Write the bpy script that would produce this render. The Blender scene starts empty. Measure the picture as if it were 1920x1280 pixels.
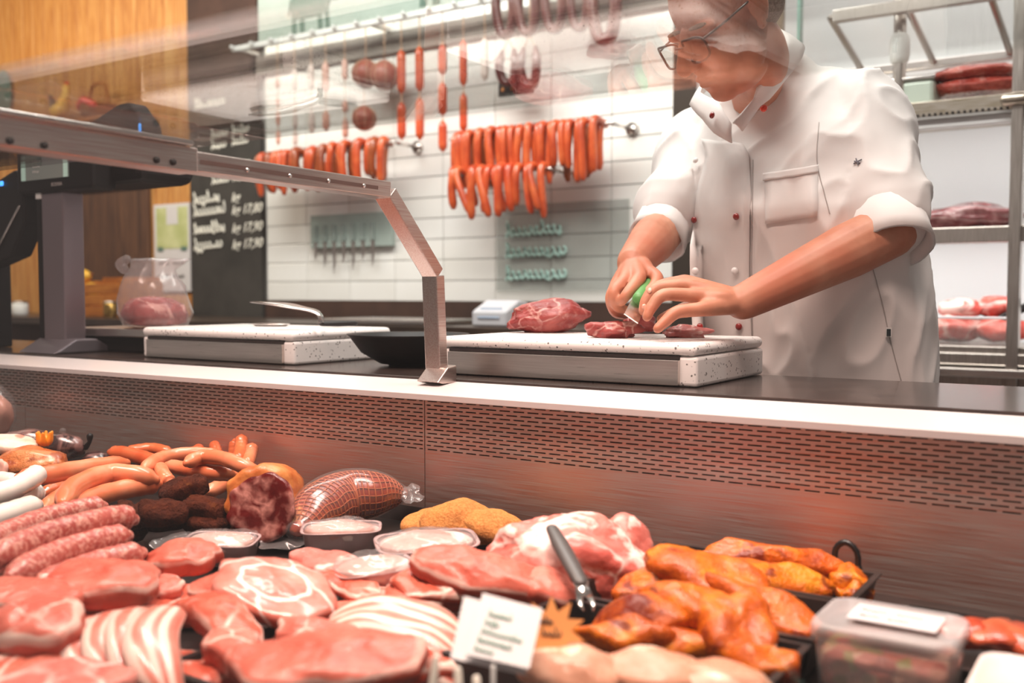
import bpy, bmesh, math, random
from mathutils import Vector, Matrix, noise
random.seed(7)
S = bpy.context.scene
COL = S.collection
# ---------------------------------------------------------------- camera
cam_data = bpy.data.cameras.new('camera'); cam = bpy.data.objects.new('camera', cam_data); COL.objects.link(cam)
cam.location = (0, 0, 1.104); cam.rotation_euler = (math.radians(90 - 2.821), 0, math.radians(33.2))
cam_data.sensor_width = 36; cam_data.lens = 35.006; cam_data.clip_start = .02
cam_data.dof.use_dof = True; cam_data.dof.focus_distance = 1.72; cam_data.dof.aperture_fstop = 3.2
S.camera = cam
# ---------------------------------------------------------------- world, lights, exposure
W = bpy.data.worlds.new('world'); S.world = W; W.use_nodes = True
W.node_tree.nodes['Background'].inputs[0].default_value = (1, .83, .77, 1)
W.node_tree.nodes['Background'].inputs[1].default_value = .19
def area(name, loc, aim, sx, sy, power, col):
    d = bpy.data.lights.new(name, 'AREA'); d.shape = 'RECTANGLE'; d.size = sx; d.size_y = sy; d.energy = power; d.color = col
    o = bpy.data.objects.new(name, d); COL.objects.link(o); o.location = loc
    o.rotation_euler = (Vector(aim) - Vector(loc)).to_track_quat('-Z', 'Y').to_euler()
    return o
area('ceiling_lamp_worktop', (-.9, 1.75, 2.9), (-.9, 1.9, 1), 2.0, .25, 39, (1, .95, .9))
area('ceiling_lamp_wall', (-2.6, 2.5, 3.0), (-2.7, 3.8, 1.7), 3.0, .35, 64, (1, .97, .93))
area('ceiling_lamp_wood', (-5.6, 2.3, 3.0), (-5.7, 3.8, 1.7), 2.4, .3, 34, (1, .86, .68))
area('ceiling_lamp_meat', (-.95, .62, 2.75), (-.98, .96, .75), 2.6, .16, 25, (1, .72, .63)).data.spread = math.radians(75)
S.view_settings.view_transform = 'Standard'; S.view_settings.look = 'None'
S.view_settings.gamma = 1; S.view_settings.use_curve_mapping = False
S.view_settings.exposure = 0.36
# ---------------------------------------------------------------- helpers
PI = math.pi
def V(*a): return Vector(a if len(a) > 1 else a[0])
def lin(h):
    h = h.lstrip('#'); out = []
    for i in (0, 2, 4):
        c = int(h[i:i+2], 16) / 255
        out.append(c / 12.92 if c <= .04045 else ((c + .055) / 1.055) ** 2.4)
    return (*out, 1)
def tag(o, label=None, cat=None, group=None, kind=None):
    if label: o['label'] = label
    if cat: o['category'] = cat
    if group: o['group'] = group
    if kind: o['kind'] = kind
    return o
def thing(name, label, cat, loc=(0, 0, 0), rz=0, group=None):
    o = bpy.data.objects.new(name, None); COL.objects.link(o); o.empty_display_size = .05
    o.location = loc; o.rotation_euler = (0, 0, rz)
    return tag(o, label, cat, group)
def link(name, me, m=None, parent=None, world=True, smooth=True):
    """link a mesh; its vertices are world coordinates unless world=False (then local to the parent)"""
    if m is not None and not me.materials: me.materials.append(m)
    if smooth:
        for p in me.polygons: p.use_smooth = True
    o = bpy.data.objects.new(name, me); COL.objects.link(o)
    if parent:
        o.parent = parent
        if world:
            mw = Matrix.LocRotScale(parent.location, parent.rotation_euler, None)
            if parent.parent: mw = Matrix.Identity(4)
            o.matrix_parent_inverse = mw.inverted()
    return o
def fin(bm, name, m=None, parent=None, world=True, smooth=True):
    me = bpy.data.meshes.new(name); bmesh.ops.recalc_face_normals(bm, faces=bm.faces); bm.to_mesh(me); bm.free()
    return link(name, me, m, parent, world, smooth)
def raw(name, vs, fs, m=None, parent=None, world=True, smooth=True):
    me = bpy.data.meshes.new(name); me.from_pydata([tuple(v) for v in vs], [], fs); me.update()
    return link(name, me, m, parent, world, smooth)
def bevel_edges(bm, w, seg=2):
    if w > 0: bmesh.ops.bevel(bm, geom=list(bm.edges), offset=w, segments=seg, affect='EDGES', profile=.5)
def add_box(bm, lo, hi, bev=0, rot=None, seg=2):
    b = bmesh.new(); r = bmesh.ops.create_cube(b, size=1)
    c = (V(lo) + V(hi)) / 2; s = V(hi) - V(lo)
    for v in b.verts: v.co = V(v.co.x * s.x, v.co.y * s.y, v.co.z * s.z)
    if bev: bevel_edges(b, bev, seg)
    M4 = Matrix.Translation(c) @ (rot if rot else Matrix.Identity(4))
    b.transform(M4); me = bpy.data.meshes.new('t'); b.to_mesh(me); b.free(); bm.from_mesh(me); bpy.data.meshes.remove(me)
    return bm
def box(name, lo, hi, m, parent=None, bev=0, rot=None, world=True, smooth=False, seg=2):
    return fin(add_box(bmesh.new(), lo, hi, bev, rot, seg), name, m, parent, world, smooth)
def frames(pts):
    """parallel-transport frames along a polyline"""
    pts = [V(p) for p in pts]; n = len(pts); T = []
    for i in range(n):
        a = pts[max(i-1, 0)]; b = pts[min(i+1, n-1)]; T.append((b - a).normalized())
    up = V(0, 0, 1) if abs(T[0].z) < .9 else V(0, 1, 0)
    N = [(up - T[0] * up.dot(T[0])).normalized()]
    for i in range(1, n):
        q = T[i-1].rotation_difference(T[i]); N.append((q @ N[-1]).normalized())
    return pts, T, N
def add_tube(bm, pts, rad, seg=12, round_ends=True, flat=1.0):
    """a tube with radius per point; ends closed with small domes"""
    pts, T, N = frames(pts); n = len(pts)
    rad = list(rad) if hasattr(rad, '__len__') else [rad] * n
    rings = []
    def ring(c, t, nn, r):
        b = t.cross(nn)
        return [bm.verts.new(c + nn * math.cos(a) * r * flat + b * math.sin(a) * r) for a in (2 * PI * k / seg for k in range(seg))]
    st = [(1, .02), (.8, .6), (.45, .89)] if round_ends else []
    for h, q in st: rings.append(ring(pts[0] - T[0] * rad[0] * h, T[0], N[0], rad[0] * q))
    for i in range(n): rings.append(ring(pts[i], T[i], N[i], rad[i]))
    for h, q in reversed(st): rings.append(ring(pts[-1] + T[-1] * rad[-1] * h, T[-1], N[-1], rad[-1] * q))
    for a, b in zip(rings, rings[1:]):
        for k in range(seg): bm.faces.new((a[k], a[(k+1) % seg], b[(k+1) % seg], b[k]))
    bm.faces.new(list(reversed(rings[0]))); bm.faces.new(rings[-1])
    return bm
def tube(name, pts, rad, m, parent=None, seg=12, round_ends=True, flat=1.0, world=True):
    return fin(add_tube(bmesh.new(), pts, rad, seg, round_ends, flat), name, m, parent, world)
def add_lathe(bm, prof, c, seg=24, sx=1, sy=1):
    rings = []
    for r, z in prof:
        rings.append([bm.verts.new((c[0] + r * sx * math.cos(2*PI*k/seg), c[1] + r * sy * math.sin(2*PI*k/seg), c[2] + z)) for k in range(seg)])
    for a, b in zip(rings, rings[1:]):
        for k in range(seg): bm.faces.new((a[k], a[(k+1) % seg], b[(k+1) % seg], b[k]))
    bm.faces.new(rings[0]); bm.faces.new(rings[-1])
    return bm
def lathe(name, prof, c, m, parent=None, seg=24, sx=1, sy=1, world=True):
    return fin(add_lathe(bmesh.new(), prof, c, seg, sx, sy), name, m, parent, world)
def smooth_path(ctrl, n=24):
    """Catmull-Rom through the control points"""
    P = [V(p) for p in ctrl]; P = [P[0] * 2 - P[1]] + P + [P[-1] * 2 - P[-2]]; out = []
    segs = len(P) - 3; per = max(2, n // segs)
    for i in range(segs):
        p0, p1, p2, p3 = P[i:i+4]
        for k in range(per):
            t = k / per
            out.append(.5 * ((2*p1) + (p2 - p0) * t + (2*p0 - 5*p1 + 4*p2 - p3) * t*t + (3*p1 - p0 - 3*p2 + p3) * t**3))
    out.append(P[-2]); return out
def prism(name, poly, axis, lo, hi, m, parent=None, bev=0, world=True):
    """extrude a polygon (list of 2D points) along an axis"""
    bm = bmesh.new()
    def pt(p, h):
        return {'x': (h, p[0], p[1]), 'y': (p[0], h, p[1]), 'z': (p[0], p[1], h)}[axis]
    a = [bm.verts.new(pt(p, lo)) for p in poly]; b = [bm.verts.new(pt(p, hi)) for p in poly]; n = len(poly)
    bm.faces.new(a); bm.faces.new(b)
    for k in range(n): bm.faces.new((a[k], a[(k+1) % n], b[(k+1) % n], b[k]))
    bmesh.ops.recalc_face_normals(bm, faces=bm.faces)
    if bev: bevel_edges(bm, bev)
    return fin(bm, name, m, parent, world, False)
ORD = 'first second third fourth fifth sixth seventh eighth ninth tenth eleventh twelfth thirteenth fourteenth fifteenth sixteenth seventeenth eighteenth nineteenth twentieth twenty-first twenty-second twenty-third twenty-fourth twenty-fifth twenty-sixth twenty-seventh twenty-eighth twenty-ninth thirtieth'.split()
def nz(p, s, seed=0): return noise.noise(V(p) * s + V(seed * 7.13, seed * 3.71, seed * 1.97))

# ---------------------------------------------------------------- materials
class NT:
    def __init__(s, name):
        s.m = bpy.data.materials.new(name); s.m.use_nodes = True; s.t = s.m.node_tree; s.n = s.t.nodes; s.l = s.t.links
        s.b = s.n['Principled BSDF']; s.out = s.n['Material Output']
        s._co = None
    def node(s, typ, **kw):
        x = s.n.new(typ)
        for k, v in kw.items():
            if k in x.inputs: s.put(x.inputs[k], v)
            else: setattr(x, k, v)
        return x
    def put(s, inp, v):
        if isinstance(v, bpy.types.NodeSocket): s.l.new(v, inp)
        else: inp.default_value = v
    def co(s):
        if not s._co:
            tc = s.n.new('ShaderNodeTexCoord'); oi = s.n.new('ShaderNodeObjectInfo')
            mu = s.node('ShaderNodeMath', operation='MULTIPLY'); s.l.new(oi.outputs['Random'], mu.inputs[0]); mu.inputs[1].default_value = 13.7
            ad = s.node('ShaderNodeVectorMath', operation='ADD'); s.l.new(tc.outputs['Object'], ad.inputs[0]); s.l.new(mu.outputs[0], ad.inputs[1])
            s._co = ad.outputs[0]
        return s._co
    def stretch(s, v, src=None):
        mp = s.node('ShaderNodeVectorMath', operation='MULTIPLY'); s.l.new(src or s.co(), mp.inputs[0]); mp.inputs[1].default_value = v
        return mp.outputs[0]
    def noise(s, scale, detail=4, rough=.55, dist=0, vec=None):
        x = s.node('ShaderNodeTexNoise', Scale=scale, Detail=detail, Roughness=rough, Distortion=dist); s.l.new(vec or s.co(), x.inputs['Vector'])
        return x.outputs['Fac']
    def voro(s, scale, feature='DISTANCE_TO_EDGE', warp=0, vec=None):
        v = vec or s.co()
        if warp:
            nn = s.node('ShaderNodeTexNoise', Scale=scale * .8, Detail=3.0); s.l.new(v, nn.inputs['Vector'])
            mx = s.node('ShaderNodeVectorMath', operation='MULTIPLY_ADD'); s.l.new(nn.outputs['Color'], mx.inputs[0])
            mx.inputs[1].default_value = (warp,) * 3; s.l.new(v, mx.inputs[2]); v = mx.outputs[0]
        x = s.node('ShaderNodeTexVoronoi', feature=feature, Scale=scale); s.l.new(v, x.inputs['Vector'])
        return x.outputs['Distance']
    def ramp(s, fac, *stops):
        x = s.node('ShaderNodeValToRGB'); e = x.color_ramp.elements
        while len(e) < len(stops): e.new(.5)
        for el, (p, c) in zip(e, stops): el.position = p; el.color = lin(c) if isinstance(c, str) else (c, c, c, 1)
        s.put(x.inputs[0], fac); return x.outputs[0]
    def mix(s, fac, a, b, mode='MIX'):
        x = s.node('ShaderNodeMix', data_type='RGBA', blend_type=mode)
        s.put(x.inputs[0], fac)
        s.put(x.inputs[6], lin(a) if isinstance(a, str) else a); s.put(x.inputs[7], lin(b) if isinstance(b, str) else b)
        return x.outputs[2]
    def math(s, op, a, b=0):
        x = s.node('ShaderNodeMath', operation=op); s.put(x.inputs[0], a); s.put(x.inputs[1], b); return x.outputs[0]
    def attr(s, name): return s.node('ShaderNodeAttribute', attribute_name=name).outputs['Fac']
    def set(s, color=None, rough=None, metal=None, coat=None, coat_rough=.1, sss=None, sss_r=(.01, .004, .002), spec=None, emit=None, emit_s=1, trans=None, ior=None, sheen=None):
        b = s.b.inputs
        if color is not None: s.put(b['Base Color'], lin(color) if isinstance(color, str) else color)
        if rough is not None: s.put(b['Roughness'], rough)
        if metal is not None: s.put(b['Metallic'], metal)
        if coat is not None: b['Coat Weight'].default_value = coat; b['Coat Roughness'].default_value = coat_rough
        if sss is not None: b['Subsurface Weight'].default_value = sss; b['Subsurface Radius'].default_value = sss_r; b['Subsurface Scale'].default_value = 1
        if spec is not None: b['Specular IOR Level'].default_value = spec
        if emit is not None: b['Emission Color'].default_value = lin(emit); b['Emission Strength'].default_value = emit_s
        if trans is not None: b['Transmission Weight'].default_value = trans
        if ior is not None: b['IOR'].default_value = ior
        if sheen is not None: b['Sheen Weight'].default_value = sheen
        return s
    def bump(s, h, strength=.3, dist=.002):
        x = s.node('ShaderNodeBump', Strength=strength, Distance=dist); s.put(x.inputs['Height'], h); s.l.new(x.outputs[0], s.b.inputs['Normal']); return s
def simple(name, col, rough=.5, metal=0, **kw): return NT(name).set(col, rough, metal, **kw).m
def two(name, c1, c2, scale, rough=.5, metal=0, lo=.35, hi=.65, bump=0, bdist=.002, bscale=None, stretch=None, **kw):
    n = NT(name); vec = n.stretch(stretch) if stretch else None
    f = n.noise(scale, 5, vec=vec); n.set(n.ramp(f, (lo, c1), (hi, c2)), rough, metal, **kw)
    if bump: n.bump(n.noise(bscale or scale * 3, 4, vec=vec), bump, bdist)
    return n.m
def thin_glass(name, tint='#fafcfb', gloss=.02, ior=1.36, haze=0):
    n = NT(name); n.n.remove(n.b)
    geo = n.node('ShaderNodeNewGeometry'); eta = n.node('ShaderNodeMapRange'); n.l.new(geo.outputs['Backfacing'], eta.inputs[0])
    eta.inputs[3].default_value = ior; eta.inputs[4].default_value = 1 / ior          # same Fresnel curve from either side of the sheet
    fr = n.node('ShaderNodeFresnel'); n.l.new(eta.outputs[0], fr.inputs['IOR']); tr = n.node('ShaderNodeBsdfTransparent'); tr.inputs[0].default_value = lin(tint)
    gl = n.node('ShaderNodeBsdfGlossy'); gl.inputs['Roughness'].default_value = gloss
    mx = n.node('ShaderNodeMixShader'); n.l.new(fr.outputs[0], mx.inputs[0]); n.l.new(tr.outputs[0], mx.inputs[1]); n.l.new(gl.outputs[0], mx.inputs[2])
    res = mx.outputs[0]
    if haze:
        df = n.node('ShaderNodeBsdfDiffuse'); df.inputs[0].default_value = lin('#f4eeee'); m2 = n.node('ShaderNodeMixShader')
        m2.inputs[0].default_value = haze; n.l.new(res, m2.inputs[1]); n.l.new(df.outputs[0], m2.inputs[2]); res = m2.outputs[0]
    n.l.new(res, n.out.inputs[0]); return n.m
GLASS = thin_glass('clear_glass')
GLASS_EDGE = simple('glass_edge_green', '#8fb5a8', .15)
FILM = thin_glass('vacuum_film', '#fbfafa', .12, 1.45, .05)
PLASTIC_CLEAR = thin_glass('clear_plastic', '#f6f2f0', .12, 1.45, .07)
PLASTIC_BAG = thin_glass('milky_plastic_bag', '#f8f3f3', .16, 1.4, .14)
def steel(name, c='#c9bfb9', rough=.3, st=(1.2, 60, 60), b=.05):
    n = NT(name); f = n.noise(9, 4, vec=n.stretch(st))
    n.set(n.ramp(f, (.3, c), (.7, '#d8d0ca')), n.ramp(f, (.2, rough * .85), (.8, rough * 1.2)), 1).bump(f, b, .0004); return n.m
STEEL = steel('brushed_steel'); STEEL_BRIGHT = steel('polished_ledge_steel', '#e4dfdc', .22); LEDGE = simple('white_satin_ledge', '#d3cac8', .32)  # the ledge is one even satin white
STEEL_PANEL = steel('case_panel_steel', '#dfab9b', .48, (1.2, 40, 60), .03)  # pink reflected from the meat is mixed into the steel colour
STEEL_BAR = steel('glass_holder_aluminium', '#c2a79f', .32, (60, 1.5, 60), .0)
DARK_STEEL = simple('dark_slot', '#1d1210', .7)
BLACK_PLASTIC = two('black_plastic', '#151111', '#1e1918', 40, .45, spec=.3)
BLACK_TRAY = two('black_tray_plastic', '#1b1716', '#262120', 30, .32, bump=.05)
WORKTOP = two('dark_stone_worktop', '#2e2421', '#41342f', 14, .22, bump=.04, coat=.25)
TILE = two('glazed_white_tile', '#f3f0ec', '#e9e5df', 1.4, .16, coat=.2)
GROUT = simple('tile_grout', '#a8a29b', .9)
def wood(name, c1, c2, c3, st=(14, 14, .9)):
    n = NT(name); v = n.stretch(st); f = n.noise(2.6, 6, .6, .8, v); g = n.noise(14, 3, .5, 0, v)
    n.set(n.mix(n.ramp(g, (.45, 0), (.7, .5)), n.ramp(f, (.3, c1), (.52, c2), (.72, c3)), c1), .55).bump(g, .25, .001); return n.m
WOOD = wood('pine_planks', '#a8642a', '#d0924a', '#dfab68')
WOOD_DARK = wood('dark_walnut_planks', '#3a2216', '#5b3a25', '#6f4a30')
WOOD_CRATE = wood('orange_crate_wood', '#8a4a14', '#b5691f', '#cf8634', (2, 14, 14))
CHALK_BOARD = two('chalkboard', '#2b2723', '#3c3732', 5, .8)
BROWN_PANEL = two('brown_panel', '#3a241b', '#4a3025', 6, .7)
CHALK = simple('chalk_white', '#efe9dc', .9)
WHITE_PAINT = simple('white_paint', '#efedea', .5)
GREEN_PANEL = two('pale_green_panel', '#a5b6ac', '#b4c2b9', 3, .5)
GREEN_DARK = simple('dark_green_print', '#5f7a6d', .6)
def speck(name):
    n = NT(name); v = n.voro(150, 'F1'); w = n.noise(75, 2)
    d = n.math('MULTIPLY', n.ramp(v, (.23, 1.0), (.33, 0.0)), n.ramp(w, (.50, 0.0), (.56, 1.0)))
    n.set(n.mix(d, '#ece6e3', '#6a6562'), .38); return n.m
BOARD = speck('speckled_white_board')
def skin(name='skin'):
    n = NT(name); f = n.noise(30, 5); g = n.noise(7, 3)
    c = n.mix(n.ramp(g, (.35, 0.0), (.7, 1.0)), n.ramp(f, (.3, '#b97a5e'), (.7, '#d0967a')), '#c27458')
    n.set(c, .48, sss=.15, sss_r=(.012, .005, .003)).bump(n.noise(220, 4), .22, .0008); return n.m
SKIN = skin()
def cloth(name, c1='#e9e3e0', c2='#dfd8d5'):
    n = NT(name); f = n.noise(6, 5, .5)
    n.set(n.ramp(f, (.3, c1), (.7, c2)), .8, sheen=.1).bump(n.noise(9, 2, .5, .6, n.stretch((1, 1, .5))), .4, .012); return n.m
CLOTH = cloth('white_cotton'); CLOTH2 = cloth('white_cotton_apron', '#d9d4d0', '#cfc9c5')
RED_BTN = simple('red_button', '#8e1a16', .2, coat=.6); ORANGE_BTN = simple('orange_red_button', '#e03a18', .2, coat=.6); WHITE_BTN = simple('white_button', '#f1eeec', .3)
HAIR = two('short_grey_hair', '#6d5f52', '#a39586', 300, .8, bump=.6, bdist=.003)
# meats
def meat(name, c1, c2, c3, fat='#f0d3c6', scale=22, vein=0, veinw=.05, rim=0, rough=.32, bumps=.25, streak=None, rimw=.86, coat=.08, warp=.05, fatn=0):
    n = NT(name); v = n.stretch(streak) if streak else None
    f = n.noise(scale, 6, .6, .6, v); c = n.ramp(n.math('ADD', n.math('MULTIPLY', f, .62), n.math('MULTIPLY', n.noise(scale * .32, 3), .38)), (.34, c1), (.5, c2), (.66, c3))
    if vein:
        d = n.voro(vein, warp=warp); m = n.math('MULTIPLY', n.ramp(d, (0, 1.0), (veinw, 0.0)), n.ramp(n.noise(vein * 1.3, 3), (.38, 0.0), (.6, 1.0)))
        c = n.mix(m, c, fat)
    if fatn: c = n.mix(n.ramp(n.noise(fatn, 4, .5, 1.2), (.56, 0.0), (.64, .85)), c, fat)
    if rim:
        r = n.math('ADD', n.attr('rad'), n.math('MULTIPLY', n.math('SUBTRACT', n.noise(26, 3), .5), .22))
        side = n.ramp(n.math('DIVIDE', n.attr('rad'), 1.5), (.70, 0.0), (.76, .75))
        edge = n.ramp(n.math('DIVIDE', r, 1.5), (rimw / 1.5, 0.0), ((rimw + .05) / 1.5, rim), (.72, rim), (.78, 0.0))
        c = n.mix(side, n.mix(n.math('MULTIPLY', edge, n.ramp(n.noise(9, 2), (.40, 0.0), (.50, 1.0))), c, fat), c1)
    n.set(c, n.ramp(n.noise(50, 3), (.3, rough * .7), (.7, rough * 1.3)), spec=.32, coat=coat, coat_rough=.22, sss=.06, sss_r=(.006, .002, .0015)).bump(n.math('ADD', n.noise(scale * 3.2, 6, .65), n.noise(scale * 9, 3)), bumps, .003); return n.m
PORK = meat('fresh_pork', '#c05443', '#d27060', '#de8c7c', vein=16, veinw=.035, rim=.9)
PORK_LEAN = meat('lean_pork', '#bb4f3d', '#cc6755', '#d97f6e', vein=0, rim=.6, rimw=.92)
PORK_DEEP = meat('deep_pink_pork', '#ae3f2c', '#c65944', '#d97c68', vein=14, veinw=.05, rim=.8)
BELLY = None
BEEF = meat('fresh_beef_cut', '#7e2c2c', '#9c4542', '#b8655e', vein=20, veinw=.05, fat='#d9a79d', rough=.34)
VEAL = meat('trimmed_meat', '#a4514c', '#bf706a', '#d59790', vein=24, veinw=.09, fat='#efd2c8')
ROAST_PINK = meat('marbled_pork_roast', '#bf5a50', '#d07468', '#de9184', vein=15, veinw=.08, fat='#f3d8cf', fatn=16, warp=.08)
MARINADE = meat('orange_marinade', '#8a2c02', '#c65a04', '#e88d14', vein=0, fat='#6e1606', fatn=17, rough=.3, bumps=.8, coat=.22)
CHICKEN = meat('pale_chicken', '#c98a6e', '#d59c82', '#e2b49c', fat='#f4e4cf', fatn=12, rough=.25)
SMOKED = meat('smoked_dark_meat', '#3e0a09', '#5e1210', '#7a2822', fat='#c98a7e', vein=26, veinw=.20, warp=.05, fatn=0, rough=.2)
SMOKED_SKIN = two('smoked_rind', '#b0541c', '#d58a4a', 26, .4, bump=.4, bdist=.004)
CRUMB = None
def crumb():
    n = NT('breadcrumb'); f = n.noise(9, 4); g = n.noise(240, 4, .7)
    n.set(n.mix(n.ramp(g, (.35, 0.0), (.65, .7)), n.ramp(f, (.3, '#a5541a'), (.6, '#c97c34')), '#e2a05a'), .85).bump(g, 1.0, .004); return n.m
CRUMB = crumb()
def patty():
    n = NT('fried_patty'); f = n.noise(24, 6, .65); g = n.noise(110, 5, .7)
    n.set(spec=.12); n.set(n.mix(n.ramp(g, (.4, 0.0), (.7, .6)), n.ramp(f, (.35, '#2c0e06'), (.62, '#552310'), (.78, '#8e5424')), '#66301a'), .7).bump(n.math('ADD', f, g), 1.0, .012); return n.m
PATTY = patty()
def frank(name, c1, c2, c3):
    n = NT(name); f = n.noise(12, 4); w = n.noise(30, 3, vec=n.stretch((1, 1, 1)))
    n.set(n.ramp(f, (.3, c1), (.5, c2), (.72, c3)), .3, coat=.25, sss=.1, sss_r=(.008, .004, .002)).bump(w, .15, .003); return n.m
FRANK = frank('frankfurter_skin', '#c95d36', '#d87a52', '#e29370')
FRANK_RED = frank('reddish_frankfurter_skin', '#bd4d24', '#cf663a', '#dc8053')
WHITE_SAUS = frank('white_sausage_skin', '#ddd0c6', '#e6dbd2', '#eee6df')
def brat():
    n = NT('raw_bratwurst'); g = n.noise(150, 4, .6); f = n.noise(14, 3)
    n.set(n.mix(n.ramp(g, (.45, 0.0), (.64, .9)), n.ramp(f, (.3, '#a24138'), (.7, '#b85b4f')), '#dba090'), .34, coat=.2, sss=.1).bump(g, .3, .002); return n.m
BRAT = brat()
HANG_RED = frank('hanging_sausage_red', '#b0381a', '#c94d25', '#da6a3a')
HANG_PINK = frank('hanging_sausage_pink', '#c58a78', '#d39d8b', '#dcaa99')
HANG_DARK = frank('hanging_sausage_dark', '#4a1c1c', '#5f2a28', '#704038')
THIN_RED = frank('thin_smoked_sausage', '#a83a1a', '#c85328', '#d96c3a')
THIN_DARK = frank('thin_brown_sausage', '#7c3316', '#9c4a22', '#b56236')
STRING = simple('sausage_string', '#c9a184', .9)
PAPER = simple('white_card', '#d8d2d2', .7); ORANGE_CARD = simple('orange_card', '#f5a05a', .7); INK = simple('green_ink', '#4f8a74', .8); INK_BLACK = simple('black_ink', '#4b4038', .8)
YELLOW = two('yellow_fruit', '#e0a022', '#efbd45', 12, .45)

# ---------------------------------------------------------------- the setting
def struct(o): return tag(o, kind='structure')
struct(box('floor', (-8.2, -.6, -.04), (1.8, 4.6, 0), two('floor_tile_grey', '#5d5450', '#6b625d', 6, .4)))
wall = struct(box('wall_back', (-8.0, 3.84, 0), (1.6, 3.98, 3.2), GROUT))
# glazed tiles, 30 x 10 cm, each one its own piece
tile_me = None
for r in range(14):
    for c in range(9):
        z0 = 1.06 + r * .1; x0 = -4.09 + c * .3
        if tile_me is None:
            o = fin(add_box(bmesh.new(), (-.1482, -.012, -.0482), (.1482, .012, .0482), .0025), 'tile', TILE, wall, smooth=False); tile_me = o.data
            o.matrix_parent_inverse = Matrix.Identity(4)
        else:
            o = bpy.data.objects.new('tile', tile_me); COL.objects.link(o); o.parent = wall
        o.location = (x0 + .15, 3.828 + random.uniform(-.0006, .0006), z0 + .05)
# pine planks
pl_me = None
for k in range(24):
    if pl_me is None:
        o = fin(add_box(bmesh.new(), (-.058, -.014, -1.6), (.058, .014, 1.6), .006), 'plank', WOOD, wall, smooth=False); pl_me = o.data
    else:
        o = bpy.data.objects.new('plank', pl_me); COL.objects.link(o); o.parent = wall
    o.location = (-4.75 - k * .119, 3.826, 1.6)
# dark shelf wall behind the scale, lower left
dp_me = None
for k in range(10):
    if dp_me is None:
        o = fin(add_box(bmesh.new(), (-.053, -.012, -.36), (.053, .012, .36), .004), 'dark_plank', WOOD_DARK, wall, smooth=False); dp_me = o.data
    else:
        o = bpy.data.objects.new('dark_plank', dp_me); COL.objects.link(o); o.parent = wall
    o.location = (-5.11 - k * .108, 3.796, 1.37)
box('wood_trim', (-6.3, 3.765, 1.73), (-5.05, 3.812, 1.79), WOOD_DARK, wall)
box('wall_band', (-4.1, 3.81, .8), (-1.4, 3.839, 1.06), BROWN_PANEL, wall)

# ---------------------------------------------------------------- counter: worktop, ledge, perforated panel, glass
X0, X1 = -3.6, .75
counter = thing('serving_counter', 'long dark stone serving counter carrying the boards and the scale', 'counter', (-1.4, 1.6, 0))
box('worktop', (X0, 1.426, .925), (X1, 1.818, .95), WORKTOP, counter, .003)
box('cabinet_body', (X0, 1.475, .02), (X1, 1.76, .925), BROWN_PANEL, counter)
case = thing('display_case', 'refrigerated meat display case with perforated steel rear panel', 'display case', (-1.4, .9, 0))
prism('ledge', [(1.31, .923), (1.31, .934), (1.425, .9455), (1.425, .92)], 'x', X0, X1, LEDGE, case, .0012)
box('case_floor', (X0, .36, .675), (X1, 1.33, .713), BLACK_TRAY, case)
box('plinth', (X0, .40, .0), (X1, 1.42, .675), BROWN_PANEL, case)
# rear panels, three sheets; the slots are recessed openings in front of a dark duct
box('air_duct', (X0, 1.345, .70), (X1, 1.42, .92), DARK_STEEL, case)
def rear_panel(xa, xb, name='rear_panel'):
    y = 1.33; zt, zs, zb = .9232, .834, .70
    o = box(name, (xa + .0008, y, zb), (xb - .0008, y + .012, zs), STEEL_PANEL, case)
    # perforated sheet built as a lattice with real holes
    rows, pitch, sl, sh = 13, .0268, .0205, .0021
    bm = bmesh.new(); H = (zt - zs) / rows; vs = {}
    def quad(xa_, xb_, za, zb_):
        if xb_ - xa_ < 1e-5: return
        f = [bm.verts.new(p) for p in ((xa_, y, za), (xb_, y, za), (xb_, y, zb_), (xa_, y, zb_))]; bm.faces.new(f)
    def inner(xa_, xb_, za, zb_, d=.0025):
        for (p, q) in (((xa_, za), (xb_, za)), ((xb_, za), (xb_, zb_)), ((xb_, zb_), (xa_, zb_)), ((xa_, zb_), (xa_, za))):
            bm.faces.new([bm.verts.new(t) for t in ((p[0], y, p[1]), (q[0], y, q[1]), (q[0], y + d, q[1]), (p[0], y + d, p[1]))])
    for r in range(rows):
        za = zs + r * H; zc = za + H / 2
        quad(xa + .0008, xb - .0008, za, zc - sh / 2); quad(xa + .0008, xb - .0008, zc + sh / 2, za + H)
        x = xa + .0008; k0 = xa + .006 + (pitch / 2 if r % 2 else 0) - pitch
        k = k0
        while k < xb:
            a, b = max(k, xa + .004), min(k + sl, xb - .004)
            if b > a + .002:
                quad(x, a, zc - sh / 2, zc + sh / 2); inner(a, b, zc - sh / 2, zc + sh / 2); x = b
            k += pitch
        quad(x, xb - .0008, zc - sh / 2, zc + sh / 2)
    me = bpy.data.meshes.new('perforated_sheet'); bm.to_mesh(me); bm.free()
    g = link('perforated_sheet', me, STEEL_PANEL, o, smooth=False); g.matrix_parent_inverse = case.matrix_world.inverted() if False else Matrix.Identity(4)
    g.parent = o; return o
for xa, xb in ((-3.6, -2.245), (-2.245, -1.048), (-1.048, .15), (.15, .75)):
    rear_panel(xa, xb)
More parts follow.
